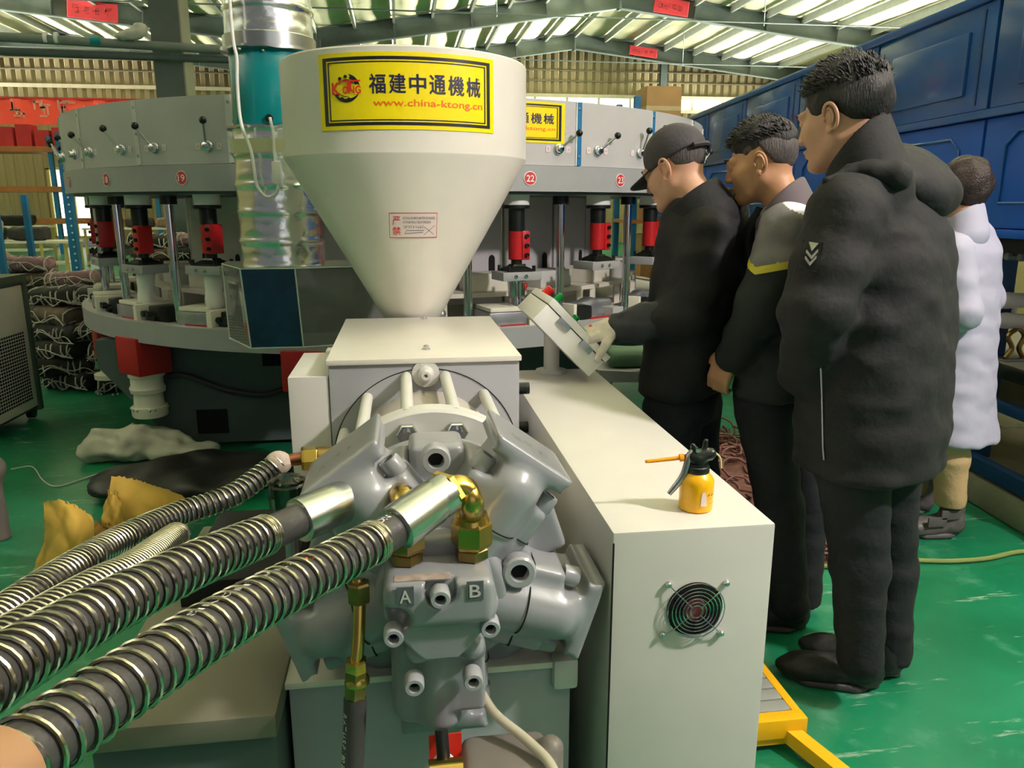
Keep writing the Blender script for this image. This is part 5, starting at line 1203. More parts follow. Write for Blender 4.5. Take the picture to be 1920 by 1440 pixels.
# red banner and red boxes on an orange rack
bn = thing('banner', (-9.5, 27.6, 4.0), 'long red cloth banner with pale lettering on the left', 'banner')
a, b = atY(-60, 183, 27.6), atY(296, 183, 27.6); zt_, zb_ = a[2], atY(100, 234, 27.6)[2]
V = []; Fc = []
for i in range(41):
    x = a[0]+(b[0]-a[0])*i/40
    for z in (zb_, zt_): V.append((x, 27.6+.03*math.sin(i*1.1), z))
for i in range(40): Fc.append([2*i, 2*i+2, 2*i+3, 2*i+1])
V2 = [(v[0], v[1]+.01, v[2]) for v in V]; n = len(V); Fc += [[q+n for q in f[::-1]] for f in Fc]; obj('banner_cloth', V+V2, Fc, 'banner', bn, 180)
MB().box((a[0], 27.57, zt_-.01), (b[0], 27.63, zt_+.05)).build('banner_batten', 'cartonred', bn, None)
for i in range(8):
    V, Fc, _ = marks(1, 30+i, 0, 9); x = a[0]+.35+i*.75
    if x+.55 > b[0]: break
    obj('blurred_print', np.stack([x+V[:, 0]*.55, np.full(len(V), 27.55), zb_+.18+V[:, 1]*.58], 1), Fc, mat('banner_ink', 'E0A08C', .6) if i % 3 else mat('banner_ink_grey', 'C08A84', .6), bn)
rr = thing('orange_rack', (-9.5, 26, 0), 'orange pallet rack with red cartons below the banner', 'rack')
zs = atY(60, 264, 26)[2]
for z in (zs-.35, zs-1.5, .9): MB().box((-13.5, 25.5, z), (-7.2, 26.6, z+.16)).build('rack_beam', 'rackorange', rr, None)
for x in (-13, -10.3, -7.4): post(x, 25.6, 0, zs+.1, .12, 'rackblue', rr)
for i in range(9):
    x = -12.2+i*.5; o_ = MB().box((x, 25.6, zs-.19), (x+.42, 26.1, zs+.28+.08*(i % 3)), .01).build('red_carton', 'cartonred', smooth=None); tag(o_, 'red printed carton on the orange rack, number %s from the left' % ['one', 'two', 'three', 'four', 'five', 'six', 'seven', 'eight', 'nine'][i], 'carton', 'red cartons on the orange rack')
# ================================================================ things on the dark floor at the left
def cloth_sdf(parts, amp, f, seed):
    def fn(p):
        d = None
        for q in parts:
            e = d_ell(p, *q) if len(q) in (2, 3) else d_cone(p, *q)
            d = e if d is None else smin(d, e, .06)
        return d+amp*nz3(p, f, seed)+amp*.5*nz3(p, f*2.3, seed+2)
    return fn
def crumple_sheet(Q, seed, amp, m, name, parent, nu=34, nv=26, rag=.02):
    """creased cloth: Q is a 4 x 4 net of points, displaced by sharp folds, with ragged edges"""
    g = np.random.RandomState(seed); Q = np.array(Q, float); B3 = lambda t: np.array([(1-t)**3, 3*t*(1-t)**2, 3*t*t*(1-t), t**3]); V = []
    ph = g.rand(12)*6.28
    for j in range(nv+1):
        for i in range(nu+1):
            u, v = i/nu, j/nv; p = np.einsum('a,b,abk->k', B3(v), B3(u), Q)
            f = 1.2*abs(math.sin(4*u+2.5*v+ph[0]))+.8*abs(math.sin(6*u-4*v+ph[1]))+.3*abs(math.sin(11*v+5*u+ph[2]))+.1*math.sin(21*u+ph[3])*math.sin(17*v+ph[4])
            e = (1 if j == nv else 0); V.append(p+amp*(f-1)*np.array([math.sin(ph[5]+2*u)*.4, -1, .35])+e*rag*np.array([g.uniform(-.4, .4), 0, g.uniform(-1, 1)]))
    n = len(V); Fc = [[j*(nu+1)+i, j*(nu+1)+i+1, (j+1)*(nu+1)+i+1, (j+1)*(nu+1)+i] for j in range(nv) for i in range(nu)]
    V2 = [p+np.array([0, .004, -.002]) for p in V]; Fc = Fc+[[q+n for q in f[::-1]] for f in Fc]
    V = np.array(V+V2); V[:, 2] = np.maximum(V[:, 2], .003); return obj(name, V, Fc, m, parent, 50)
def net(rows, D): return [[atD(u, v, D+d) for (u, v, d) in r] for r in rows]
c = atZ(130, 1085, 0)
sk = thing('yellow_sack', c, 'torn yellow sack standing on the floor left of the hoses', 'sack', 'crumpled yellow sacks')
Ds = float(c@_fh)
crumple_sheet(net([[(84, 1085, 0), (110, 1085, -.1), (150, 1085, -.1), (175, 1060, 0)], [(92, 1040, 0), (115, 1050, -.16), (150, 1040, -.16), (172, 1020, 0)], [(96, 985, 0), (125, 990, -.12), (155, 985, -.12), (180, 985, .02)], [(80, 942, .05), (118, 930, 0), (140, 945, 0), (172, 968, .05)]], Ds), 3, .012, 'sack', 'front_fold', sk, 40, 30, .008)
crumple_sheet(net([[(70, 1075, .1), (80, 1080, 0), (95, 1080, 0), (110, 1080, 0)], [(70, 1050, .1), (85, 1050, 0), (96, 1050, -.02), (110, 1045, 0)], [(85, 1010, .1), (90, 1010, .0), (100, 1010, 0), (115, 1005, 0)], [(88, 975, .1), (95, 970, .05), (104, 970, 0), (120, 965, 0)]], Ds), 5, .015, 'sack', 'side_fold', sk)
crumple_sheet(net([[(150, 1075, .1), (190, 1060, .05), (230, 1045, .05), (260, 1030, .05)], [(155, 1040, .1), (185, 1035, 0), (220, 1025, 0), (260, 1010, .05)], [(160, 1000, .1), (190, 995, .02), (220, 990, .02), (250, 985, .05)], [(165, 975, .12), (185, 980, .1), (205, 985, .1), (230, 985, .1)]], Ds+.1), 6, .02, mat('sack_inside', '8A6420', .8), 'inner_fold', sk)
c = atZ(262, 1010, 0); sk = thing('yellow_sack', c, 'crumpled yellow sack lying behind the rear hose', 'sack', 'crumpled yellow sacks'); Ds = float(c@_fh)
crumple_sheet(net([[(200, 1000, 0), (250, 1015, -.1), (310, 1000, -.1), (380, 960, .1)], [(192, 965, 0), (240, 975, -.2), (300, 960, -.2), (360, 945, .1)], [(205, 925, .05), (240, 915, -.1), (290, 910, -.1), (345, 935, .15)], [(209, 893, .15), (240, 892, .1), (275, 905, .1), (340, 928, .2)]], Ds), 9, .016, 'sack', 'upper_fold', sk, 40, 30, .005)
crumple_sheet(net([[(195, 985, -.02), (205, 1000, -.1), (220, 1000, -.1), (232, 985, -.05)], [(192, 965, 0), (205, 970, -.1), (220, 970, -.1), (230, 965, -.05)], [(195, 945, .02), (207, 940, -.06), (218, 940, -.06), (228, 945, -.02)], [(205, 925, .05), (210, 920, 0), (216, 925, 0), (224, 932, 0)]], Ds-.12), 12, .015, 'sack', 'torn_corner', sk, 20, 16)
c = atZ(262, 858, 0)
V, Fc = sculpt(cloth_sdf([((0, 0, .09), (.26, .14, .1)), ((-.22, -.02, .08), (.1, .1, .08)), ((.25, -.05, .05), (.2, .1, .06))], .022, 17, 3), (-.45, -.3, -.05), (.55, .3, .28), .016); V[:, 2] = np.maximum(V[:, 2], .003)
tag(obj('plastic_bag', V+c, Fc, 'plasticbag', smooth=180, loc=c), 'crumpled white plastic bag lying on the floor', 'plastic bag')
c = atZ(340, 925, 0)
V, Fc = sculpt(cloth_sdf([((0, 0, .07), (.45, .28, .09)), ((.3, .05, .08), (.25, .2, .09))], .03, 7, 6), (-.6, -.45, -.05), (.7, .45, .25), .022); V[:, 2] = np.maximum(V[:, 2], .003)
tag(obj('plastic_sheet', V+c, Fc, 'tarp', smooth=180, loc=c), 'black plastic sheet heaped on the floor behind the hoses', 'sheet')
c = np.array([-1.72, 3.1, 0]); p = atD(5, 990, 2.9)
V, Fc = sculpt(lambda q: smin(d_cone(q, (0, 0, .0), (0, 0, .3), .05, .045), d_ell(q, (0, 0, .33), (.07, .07, .06)), .04), (-.15, -.15, -.1), (.15, .15, .45), .015)
V[:, 2] = np.maximum(V[:, 2], .002); c = atZ(-2, 1010, 0); tag(obj('rubber_bollard', V+c, Fc, mat('dusty_rubber', '6B625C', .8), smooth=180, loc=c), 'dusty rubber foot at the left frame edge', 'bollard')
st_ = MB().tube(bez([atZ(u, v, .006) for u, v in ((20, 880), (60, 875), (80, 900), (105, 912), (150, 900), (188, 888), (210, 895))], 6), .004, 5).build('loose_string', 'strapwhite', smooth=180); tag(st_, 'thin pale string lying on the dark green floor', 'string')
# green bag and grey bracket beyond the control box
c = atD(1185, 668, 3.0); V, Fc = sculpt(lambda q: d_box(q, (0, 0, 0), (.11, .07, .035), .03)+.006*nz3(q, 20), (-.17, -.13, -.09), (.17, .13, .09), .012); tag(obj('green_bag', V+c, Fc, 'bag', smooth=180), 'folded green cloth bag under the gloved hand', 'bag')
tr_ = thing('side_table', (c[0], c[1], 0), 'small grey side table behind the cabinet carrying a green bag', 'table')
MB().box(c-[.16, .1, .06], c+[.16, .1, -.036], .004).build('top', 'ring', tr_); MB().box((c[0]-.14, c[1]-.08, 0), (c[0]-.1, c[1]-.04, c[2]-.06)).build('leg', 'dgrey', tr_, None); MB().box((c[0]+.1, c[1]-.08, 0), (c[0]+.14, c[1]-.04, c[2]-.06)).build('leg', 'dgrey', tr_, None); MB().box((c[0]-.14, c[1]+.06, 0), (c[0]-.1, c[1]+.09, c[2]-.06)).build('leg', 'dgrey', tr_, None); MB().box((c[0]+.1, c[1]+.06, 0), (c[0]+.14, c[1]+.09, c[2]-.06)).build('leg', 'dgrey', tr_, None)
br = thing('steel_bracket', atD(1165, 715, 2.85), 'grey steel arm bracket with a chrome knob behind the cabinet', 'bracket')
p, q = atD(1120, 703, 2.8), atD(1196, 706, 2.9); dd = q-p; L_ = np.linalg.norm(dd); mb = MB(); mb.prism([(0, -.025), (L_, -.02), (L_, .02), (0, .02)], p, dd/L_, (0, 0, 1), np.cross(dd/L_, [0, 0, 1.]), -.015, .015); mb.build('bracket_arm', 'ring', br)
MB().box((p[0]-.03, p[1]-.0, 0), (p[0]+.02, p[1]+.05, p[2]-.02)).build('bracket_post', 'dgrey', br, None); MB().ell(q+[.03, 0, .01], (.02, .02, .03), 12, 8).build('chrome_knob', 'chrome', br)
# ================================================================ people
def head_sdf(p, neck=True, jaw=1.0):
    s = p.copy(); s[:, 0] = np.abs(s[:, 0])
    d = d_ell(p, (0, -.02, .032), (.075, .098, .092)); d = smin(d, d_ell(p, (0, .03, -.028), (.06, .064, .088)), .03)
    d = smin(d, d_cone(s, (.05, -.005, -.052), (.012, .072, -.1), .02, .018), .03); d = smin(d, d_ell(s, (.042, .055, -.025), (.024, .026, .026)), .03)
    d = smin(d, d_cone(s, (0.006, .094, .022), (.045, .078, .024), .011, .011), .015)
    d = smax(d, -d_ell(s, (.033, .106, .004), (.018, .016, .011)), .012); d = smin(d, d_ell(s, (.032, .0805, .005), (.0155, .0135, .012)), .004); d = smax(d, -d_ell(s, (.034, .097, .0025), (.0125, .012, .0032)), .002)
    d = smin(d, d_cone(p, (0, .096, .012), (0, .110, -.028), .007, .0105), .014); d = smin(d, d_ell(s, (.013, .1, -.033), (.009, .011, .008)), .008)
    d = smin(d, d_ell(p, (0, .094, -.059), (.021, .013, .0065)), .008); d = smin(d, d_ell(p, (0, .091, -.071), (.019, .013, .0075)), .008); d = smin(d, d_ell(p, (0, .083, -.099), (.02, .017, .016)), .015)
    e = d_ell(s, (.0765, -.009, -.006), (.0065, .0165, .029)); e = smin(e, d_ell(s, (.081, -.002, -.034), (.006, .009, .010)), .006); d = smin(d, e, .004)
    if neck: d = smin(d, d_cone(p, (0, -.03, -.05), (0, -.06, -.22), .056, .06), .025)
    return d
def hair_sdf(line, r=(.085, .107, .1), c=(0, -.022, .04), amp=.006, f=55, spike=0.0):
    ys, zs = line
    def fn(p):
        d = d_ell(p, c, r); zl = np.interp(p[:, 1], ys, zs); k = np.stack([p[:, 0]*60, p[:, 1]*24+p[:, 0]*14, p[:, 2]*20], 1)
        n1 = np.sin(k[:, 0]*2.1+k[:, 1]*1.3)*np.sin(k[:, 1]*2.7+k[:, 2])+np.sin(k[:, 2]*2.9-k[:, 0])*.7
        d = d+amp*n1-spike*np.clip(p[:, 2]-.07, 0, 1)*.6*(1+np.sin(k[:, 0]*1.7+k[:, 1]*3))
        d = d+.28*np.clip(zl+.045-p[:, 2], 0, .045); return smax(d, (zl-p[:, 2])*.8, .004)
    return fn
def tufts(n, seed, r, c, zmin, ln=(.018, .034), fwd=.5, w=.006):
    g = np.random.RandomState(seed); mb = MB(); k = 0
    while k < n:
        v = g.normal(size=3); v /= np.linalg.norm(v)
        if v[2] < zmin or (v[1] > .75 and v[2] < .35): continue
        p = np.array(c)+v*np.array(r)*.96; d = v*.55+np.array([g.uniform(-.25, .25), fwd+g.uniform(-.3, .3), .3+g.uniform(-.2, .3)]); d /= np.linalg.norm(d); L_ = g.uniform(*ln)
        mb.tube([p-d*.01, p+d*L_*.5, p+d*L_+np.array([0, .3, -.2])*L_*.3], [w, w*.7, .0008], 4, capped=False); k += 1
    return np.array(mb.V), mb.F
def hand_sdf(p, curl=(.5, .6, .5), spread=0.0, side=1, thumb=.6):
    q = p.copy(); q[:, 0] *= side
    d = d_box(q, (0, .045, 0), (.04, .046, .014), .013); d = smin(d, d_cone(q, (0, -.03, 0), (0, .02, 0), .026, .027), .015)
    for i, (x, L_) in enumerate(((-.03, .062), (-.0105, .078), (.01, .082), (.03, .074))):
        o = np.array([x, .088, 0.]); a = 0; dirx = (x)*spread
        for k, (fr, r0, r1) in enumerate(((.45, .0095, .0088), (.32, .0088, .0082), (.23, .0082, .007))):
            a += curl[k]; e = o+L_*fr*np.array([dirx, math.cos(a), -math.sin(a)]); d = smin(d, d_cone(q, o, e, r0, r1), .004 if k else .008); o = e
    t0 = np.array([.034, .02, -.004]); t1 = t0+np.array([.026, .026, -.01]); t2 = t1+.032*np.array([math.cos(1.2)*.4, math.cos(thumb), -math.sin(thumb)]); t3 = t2+.026*np.array([-.1, math.cos(thumb+.3), -math.sin(thumb+.3)])
    d = smin(d, d_cone(q, t0, t1, .015, .012), .012); d = smin(d, d_cone(q, t1, t2, .0115, .0105), .005); d = smin(d, d_cone(q, t2, t3, .0105, .008), .004)
    return d
def frame(f, pitch=0.0, roll=0.0):
    """local axes x right, y forward, z up -> world"""
    f = np.array([f[0], f[1], 0.]); f /= np.linalg.norm(f); r = np.array([f[1], -f[0], 0]); return np.stack([r, f, [0, 0, 1.]], 1)@Rx(pitch)@Ry(roll)
def loft(rows, f, top=.03, bot=.02):
    """clothed trunk: rows of (centre, half width, half depth); returns a distance function"""
    rows = sorted(rows, key=lambda r: r[0][2]); Z = [r[0][2] for r in rows]; X = [r[0][0] for r in rows]; Y = [r[0][1] for r in rows]; A = [r[1] for r in rows]; B = [r[2] for r in rows]
    f = np.array(f, float); f /= np.linalg.norm(f); l = np.array([f[1], -f[0]])
    def fn(p):
        z = p[:, 2]; cx, cy = np.interp(z, Z, X), np.interp(z, Z, Y); a, b = np.interp(z, Z, A), np.interp(z, Z, B); qx, qy = p[:, 0]-cx, p[:, 1]-cy
        u = np.abs(qx*l[0]+qy*l[1])/a; v = np.abs(qx*f[0]+qy*f[1])/b; k = (u**2.4+v**2.4)**(1/2.4); d = (k-1)*np.minimum(a, b)
        return smax(smax(d, z-Z[-1], top), Z[0]-z, bot)
    return fn
def union(fs, k):
    def fn(p):
        d = fs[0](p)
        for g in fs[1:]: d = smin(d, g(p), k)
        return d
    return fn
def limb(pts, rs):
    def fn(p):
        d = None
        for i in range(len(pts)-1):
            e = d_cone(p, pts[i], pts[i+1], rs[i], rs[i+1]); d = e if d is None else smin(d, e, .03)
        return d
    return fn
def folds(fn, amp, f, seed=0, quilt=0.0, qh=.11):
    def g(p):
        d = fn(p)+amp*nz3(p*np.array([1, 1, 1.6]), f, seed)+amp*.5*nz3(p, f*2.4, seed+5)
        if quilt: d = d+quilt*(1-np.abs(np.sin(pi*p[:, 2]/qh))**.5)
        return d
    return g
def bbox(pts, pad): P = np.array(pts); return P.min(0)-pad, P.max(0)+pad
def hit(fn, u, v, t0=1.2, t1=5):
    d = ray(u, v); d = d/np.linalg.norm(d); t = t0
    for _ in range(400):
        e = float(fn((_C+d*t)[None])[0])
        if e < .0008: break
        t += max(e*.6, .0006)
        if t > t1: return None
    return _C+d*t
def dup_join(parts):
    V = []; Fc = []; n = 0
    for v, f in parts: V.append(v); Fc += [[i+n for i in q] for q in f]; n += len(v)
    return np.vstack(V), Fc
def shoe(name, heel, toe, w, h, m, parent, sole='rubber'):
    heel = np.array([heel[0], heel[1], 0.]); toe = np.array([toe[0], toe[1], 0.]); f = toe-heel; L_ = np.linalg.norm(f); f /= L_; R = frame(f); c = heel
    fn = lambda p: smax(smin(smin(d_cone(p, (0, .05, .06), (0, L_-.06, .042), .05, .043), d_ell(p, (0, L_*.72, .04), (w, .1, .04)), .03), d_cone(p, (0, .05, .06), (0, .055, h), .048, .052), .03), .018-p[:, 2], .004)+.002*nz3(p, 60)
    V, Fc = sculpt(fn, (-.1, -.06, -.01), (.1, L_+.06, h+.08), .008); s_ = thing(name, c, parent=parent)
    obj('upper', V@R.T+c, Fc, m, s_, 180)
    fs = lambda p: d_box(p*np.array([1, 1, 1]), (0, L_/2, .013), (w*1.02, L_/2, .0135), .012)+np.clip(np.abs(p[:, 1]-L_/2)-L_/2+.07, 0, 1)*.55*np.abs(p[:, 0])/w
    V, Fc = sculpt(fs, (-.1, -.04, -.02), (.1, L_+.04, .06), .009); V[:, 2] = np.maximum(V[:, 2], .001); obj('sole', V@R.T+c, Fc, sole, s_, 180)
    for k in range(4):
        y = L_*.5+k*.02; z = .085-k*.008; MB().tube([c+R@np.array([x, y, z+.008-abs(x)*.25]) for x in np.linspace(-.03, .03, 7)], .003, 5).build('lace', 'black', s_)
    return s_
def eyes(hc, R, parent, s=1.0):
    for sx in (-1, 1):
        MB().ell(hc+R@np.array([sx*.032, .0805, .004]), (.0112,)*3, 12, 8).build('eyeball', 'eyewhite', parent); MB().ell(hc+R@np.array([sx*.033, .0868, .003]), (.0052,)*3, 10, 6).build('iris', 'dark', parent)
        MB().tube([hc+R@np.array([sx*x, y, z]) for x, y, z in ((.012, .104, .028), (.03, .099, .034), (.048, .085, .028))], [.0035, .0045, .002], 6).build('eyebrow', 'hair', parent)
def person_head(root, hc, R, m, scale=1.0):
    V, Fc = sculpt(head_sdf, (-.12, -.16, -.26), (.12, .15, .15), .0034); P_ = [(V, Fc)]
    for sx in (-1, 1):      # ear rims
        hx = []; ah = []
        for a in np.linspace(25, 262, 22): t = math.radians(a); hx.append((sx*(.0795+.0085*max(0, math.sin(math.radians(a*.72)))), -.011+.0185*math.cos(t), -.004+.031*math.sin(t)))
        hx = [(sx*.078, .004, .0)]+hx+[(sx*.0815, .0, -.036)]
        for a in np.linspace(70, 250, 12): t = math.radians(a); ah.append((sx*.0855, -.009+.0098*math.cos(t), -.004+.018*math.sin(t)))
        mb = MB(); mb.tube(hx, [.003]+[.0042]*22+[.0055], 8); mb.tube(ah, .003, 6); mb.ell((sx*.083, .006, -.008), (.004, .003, .0065), 8, 6); P_.append((np.array(mb.V), mb.F))
    V, Fc = dup_join(P_); return V*scale@R.T+hc, Fc
def collar_fn(hc, R, s, A, B, lat, r0, r1, flare=.0):
    """stand collar: a sheath round the neck cut off by the plane through A and B"""
    n0 = hc+R@np.array([0, -.03, -.04])*s; n1 = hc+R@np.array([0, -.05, -.19])*s; lat = np.array(lat, float); nn = np.cross(B-A, lat); nn /= np.linalg.norm(nn)
    if nn[2] < 0: nn = -nn
    def fn(p):
        d = d_cone(p, n0, n1, r0, r1); d = smax(d, (p-A)@nn, .008); return smax(d, -(d_cone(p, n0, n1, r0-.016, r0-.014)-np.clip(.03-np.abs((p-A)@nn), -1, 0)*.5), .006)
    return fn
# ---------------------------------------------------------------- man in the long padded coat
D3 = 2.12
root3 = thing('person', atZ(1600, 1285, 0)*[1, 1, 0], 'tall man in a long black hooded padded coat standing at the right', 'person', 'people watching the machine')
f3 = np.array([-.58, .81]); f3h = np.array([-.56, .83]); R3 = frame(f3h, -.22, 0)
hc3 = atD(1578, 222, D3-.02)
Vh, Fh = person_head(root3, hc3, R3, 'skin', 1.03)
P = lambda u, v, d=0: atD(u, v, D3+d)
sh3 = P(1582, 402, -.17); el3 = P(1530, 575, -.22); wr3 = P(1506, 702, -.06)
shr = P(1700, 400, .17); elr = P(1625, 590, .16); wrr = P(1580, 700, .08)
hipl, kneel, anl = P(1598, 850, -.08), P(1612, 1065, -.10), P(1612, 1235, -.12)
hipr, kneer, anr = P(1655, 850, .08), P(1668, 1065, .09), P(1668, 1225, .06)
core = union([loft([(P(1645, 375), .05, .05), (P(1650, 420), .15, .09), (P(1650, 560), .17, .12), (P(1640, 850), .15, .12)], f3), limb([sh3, el3, wr3], [.05, .042, .03]), limb([shr, elr, wrr], [.05, .042, .03]), limb([hipl, kneel, anl], [.075, .05, .035]), limb([hipr, kneer, anr], [.075, .05, .035])], .04)
Vb, Fb = sculpt(core, *bbox([sh3, shr, anl, anr, elr, wr3, hc3], .2), .02)
Rh = frame((.3, .2), -1.2); hnd, fh = sculpt(lambda p: hand_sdf(p, (.5, .7, .5)), (-.09, -.06, -.11), (.1, .2, .05), .006)
Vx, Fx = dup_join([(Vh, Fh), (Vb, Fb), (hnd@Rh.T+wr3*.55+P(1650, 735)*.45, fh), (hnd*[-1, 1, 1]@Rh.T+wrr*.55+P(1650, 735)*.45, [q[::-1] for q in fh])])
obj('body', Vx, Fx, 'skin', root3, 180); eyes(hc3, R3*1.03, root3)
V, Fc = sculpt(hair_sdf(([-.14, -.09, -.05, -.028, -.012, .01, .03, .055, .075, .12], [-.085, -.075, -.05, -.01, .02, .012, -.01, .025, .062, .07]), (.087, .112, .106), (0, -.02, .04), .0035, 55, .10), (-.12, -.17, -.12), (.12, .14, .19), .0048); V, Fc = dup_join([(V, Fc), tufts(700, 1, (.087, .112, .106), (0, -.02, .04), .2, (.014, .026), .35, .004)]); obj('hair', V*1.03@R3.T+hc3, Fc, 'hair', root3, 180)
trunk = loft([(P(1650, 352), .10, .10), (P(1656, 385), .195, .125), (P(1655, 430), .235, .155), (P(1655, 520), .245, .17), (P(1648, 620), .25, .18), (P(1640, 720), .25, .187), (P(1634, 800), .245, .19), (P(1628, 868), .235, .185)], f3, .04, .02)
arml = limb([sh3, (sh3+el3)/2+np.array([0, 0, -.01]), el3, wr3], [.088, .09, .085, .066]); armr = limb([shr, elr, wrr], [.09, .085, .066])
hoodc = P(1703, 330, .02); rr_ = np.array([f3[1], -f3[0], 0]); f3n = np.array([f3[0], f3[1], 0])/np.linalg.norm(f3)
RH = np.stack([rr_/np.linalg.norm(rr_), f3n, [0, 0, 1.]], 1)@Rx(.5)
roll = []
def hoodf(p):
    d = d_ell(p, hoodc, (.185, .135, .07), RH); d = smax(d, -d_ell(p, hoodc+f3n*.1+np.array([0, 0, .05]), (.11, .12, .06), RH), .015)
    d = smin(d, d_ell(p, hoodc-f3n*.05-np.array([0, 0, .055]), (.13, .075, .062), RH), .03); d = smin(d, limb(roll, [.012, .02, .026, .032, .036, .038, .03])(p), .03) if roll else d
    return d
colf3 = collar_fn(hc3, R3, 1.03, P(1553, 342), P(1672, 238), [f3[1], -f3[0], .05], .088, .104)
coat3 = union([trunk, arml, armr, limb([P(1648, 356), sh3], [.07, .082]), limb([P(1652, 356), shr], [.07, .085])], .04)
seamfn = folds(coat3, .0055, 15, 1.0, .004, .155)
coatfn = lambda p: smin(seamfn(p), colf3(p), .02)
for u, v in ((1556, 336), (1599, 322), (1637, 320), (1681, 328), (1719, 348), (1748, 362), (1775, 350)):
    q = hit(coatfn, u, v); roll.append(q+_fw*.012 if q is not None else P(u, v, -.05))
V, Fc = sculpt(lambda p: hoodf(p)+.005*nz3(p, 22, 2)+.003*np.abs(nz3(p, 40, 5)), hoodc-.36, hoodc+.36, .0085); obj('hood', V, Fc, 'jacket', root3, 180)
V, Fc = sculpt(coatfn, *bbox([P(1440, 360), P(1800, 880), sh3, shr, P(1780, 300, .2)], .2), .0095); obj('padded_coat', V, Fc, 'jacket', root3, 180)
full3 = coatfn
def decal(fn, polys, m, name, root, off=.003, t0=1.2):
    for k, poly in enumerate(polys):
        Q = []
        for u, v in poly:
            h = hit(fn, u, v, t0); dv = ray(u, v); Q.append(h-dv/np.linalg.norm(dv)*off)
        n = len(Q); c = np.mean(Q, 0); b = [q+(ray(960, 720)/np.linalg.norm(ray(960, 720)))*(off*.8) for q in Q]
        obj(name, Q+b, [list(range(n)), [n+i for i in range(n)][::-1]]+[[i, n+i, n+(i+1) % n, (i+1) % n] for i in range(n)], m, root)
decal(full3, [[(1505, 449), (1544, 455), (1534, 512), (1500, 500)]], 'jacketb', 'sleeve_patch', root3)
decal(full3, [[(1517, 453), (1535, 456), (1522, 471)]], 'zinc', 'patch_emblem', root3, .006); decal(full3, [[(1513, 468), (1522, 480), (1534, 467), (1534, 472), (1522, 486), (1512, 473)], [(1511, 480), (1519, 492), (1531, 479), (1531, 484), (1519, 498), (1510, 485)]], mat('patch_grey', '8E8E8E', .5), 'patch_emblem', root3, .006)
zp = [hit(full3, u, v) for u, v in ((1538, 690), (1540, 740), (1541, 790), (1542, 840), (1544, 862))]; dv = _fw*.004
if all(z is not None for z in zp): MB().tube([z-dv for z in zp], .003, 6).build('zip', 'steel', root3)
def trousers(hl, kl, al, hr, kr, ar, f, r=(.1, .078, .066), seed=0, waist=None):
    w = (hl+hr)/2; fs = [limb([hl, kl, al], r), limb([hr, kr, ar], r)]
    if waist is not None: fs.append(loft([(waist+np.array([0, 0, .06]), .16, .11), (w-np.array([0, 0, .04]), .17, .12)], f))
    fn = folds(union(fs, .03), .0035, 18, seed); zc = min(al[2], ar[2])
    return sculpt(lambda p: smax(fn(p), zc-.02-p[:, 2], .006), *bbox([hl, hr, al, ar, kl, kr]+([waist] if waist is not None else []), .2), .0115)
V, Fc = trousers(hipl, kneel, anl, hipr, kneer, anr, f3, (.105, .076, .064), 2, (hipl+hipr)/2+np.array([0, 0, .05])); obj('trousers', V, Fc, 'trouser', root3, 180)
shoe('shoe', atZ(1650, 1292, 0), atZ(1462, 1266, 0), .05, .11, 'shoe', root3); ra = atZ(1690, 1272, 0); shoe('shoe', ra, ra+np.array([-.24, .17, 0]), .05, .11, 'shoe', root3)
# ---------------------------------------------------------------- man in the grey and black work jacket
D2 = 2.5
root2 = thing('person', atZ(1480, 1185, 0)*[1, 1, 0], 'man in a grey and black work jacket with yellow piping, standing in the middle', 'person', 'people watching the machine')
P = lambda u, v, d=0: atD(u, v, D2+d)
f2 = np.array([-.72, .69]); R2 = frame((-.83, .56), -.24); hc2 = P(1426, 306)
Vh, Fh = person_head(root2, hc2, R2, 'skin2', .97)
shl, ell_, wrl = P(1475, 430, -.17), P(1430, 575, -.2), P(1375, 668, -.1); shr, elr, wrr = P(1555, 425, .16), P(1500, 580, .2), P(1430, 680, .14)
hl, kl, al = P(1430, 750, -.06), P(1462, 950, -.06), P(1480, 1130, -.08); hr, kr, ar = P(1490, 750, .08), P(1508, 950, .08), P(1505, 1120, .06)
core = union([loft([(P(1480, 400), .05, .05), (P(1500, 435), .16, .09), (P(1490, 560), .15, .11), (P(1470, 740), .14, .11)], f2), limb([shl, ell_, wrl], [.045, .04, .028]), limb([shr, elr, wrr], [.045, .04, .028]), limb([hl, kl, al], [.07, .05, .035]), limb([hr, kr, ar], [.07, .05, .035])], .04)
Vb, Fb = sculpt(core, *bbox([shl, shr, al, ar, elr, wrl, hc2], .2), .02)
hv, hf = sculpt(lambda p: hand_sdf(p, (.45, .7, .6), 0, 1, .5), (-.09, -.06, -.11), (.1, .2, .05), .0045); Rw = np.stack([[.45, .6, .2], [-.25, .1, -.95], [0, 0, 0]], 1).astype(float)
y_ = np.array([-.15, .25, -.95]); y_ /= np.linalg.norm(y_); zz_ = np.array([-.75, -.6, .0]); zz_ -= y_*(zz_@y_); zz_ /= np.linalg.norm(zz_); xx_ = np.cross(y_, zz_); Rw = np.stack([xx_, y_, zz_], 1)
Vx, Fx = dup_join([(Vh, Fh), (Vb, Fb), (hv@Rw.T+P(1362, 668, -.1), hf), (hv*[-1, 1, 1]@Rw.T+wrr, [q[::-1] for q in hf])]); obj('body', Vx, Fx, 'skin2', root2, 180); eyes(hc2, R2*.97, root2)
V, Fc = sculpt(hair_sdf(([-.14, -.08, -.04, 0, .03, .06, .08, .12], [.02, .025, .03, .035, .035, .04, .058, .062]), (.084, .112, .104), (0, -.016, .038), .003, 55, .08), (-.12, -.17, -.12), (.12, .14, .19), .0048); V, Fc = dup_join([(V, Fc), tufts(600, 2, (.084, .112, .104), (0, -.016, .038), .3, (.012, .022), .6, .004)]); obj('hair', V*.97@R2.T+hc2, Fc, 'hair', root2, 180)
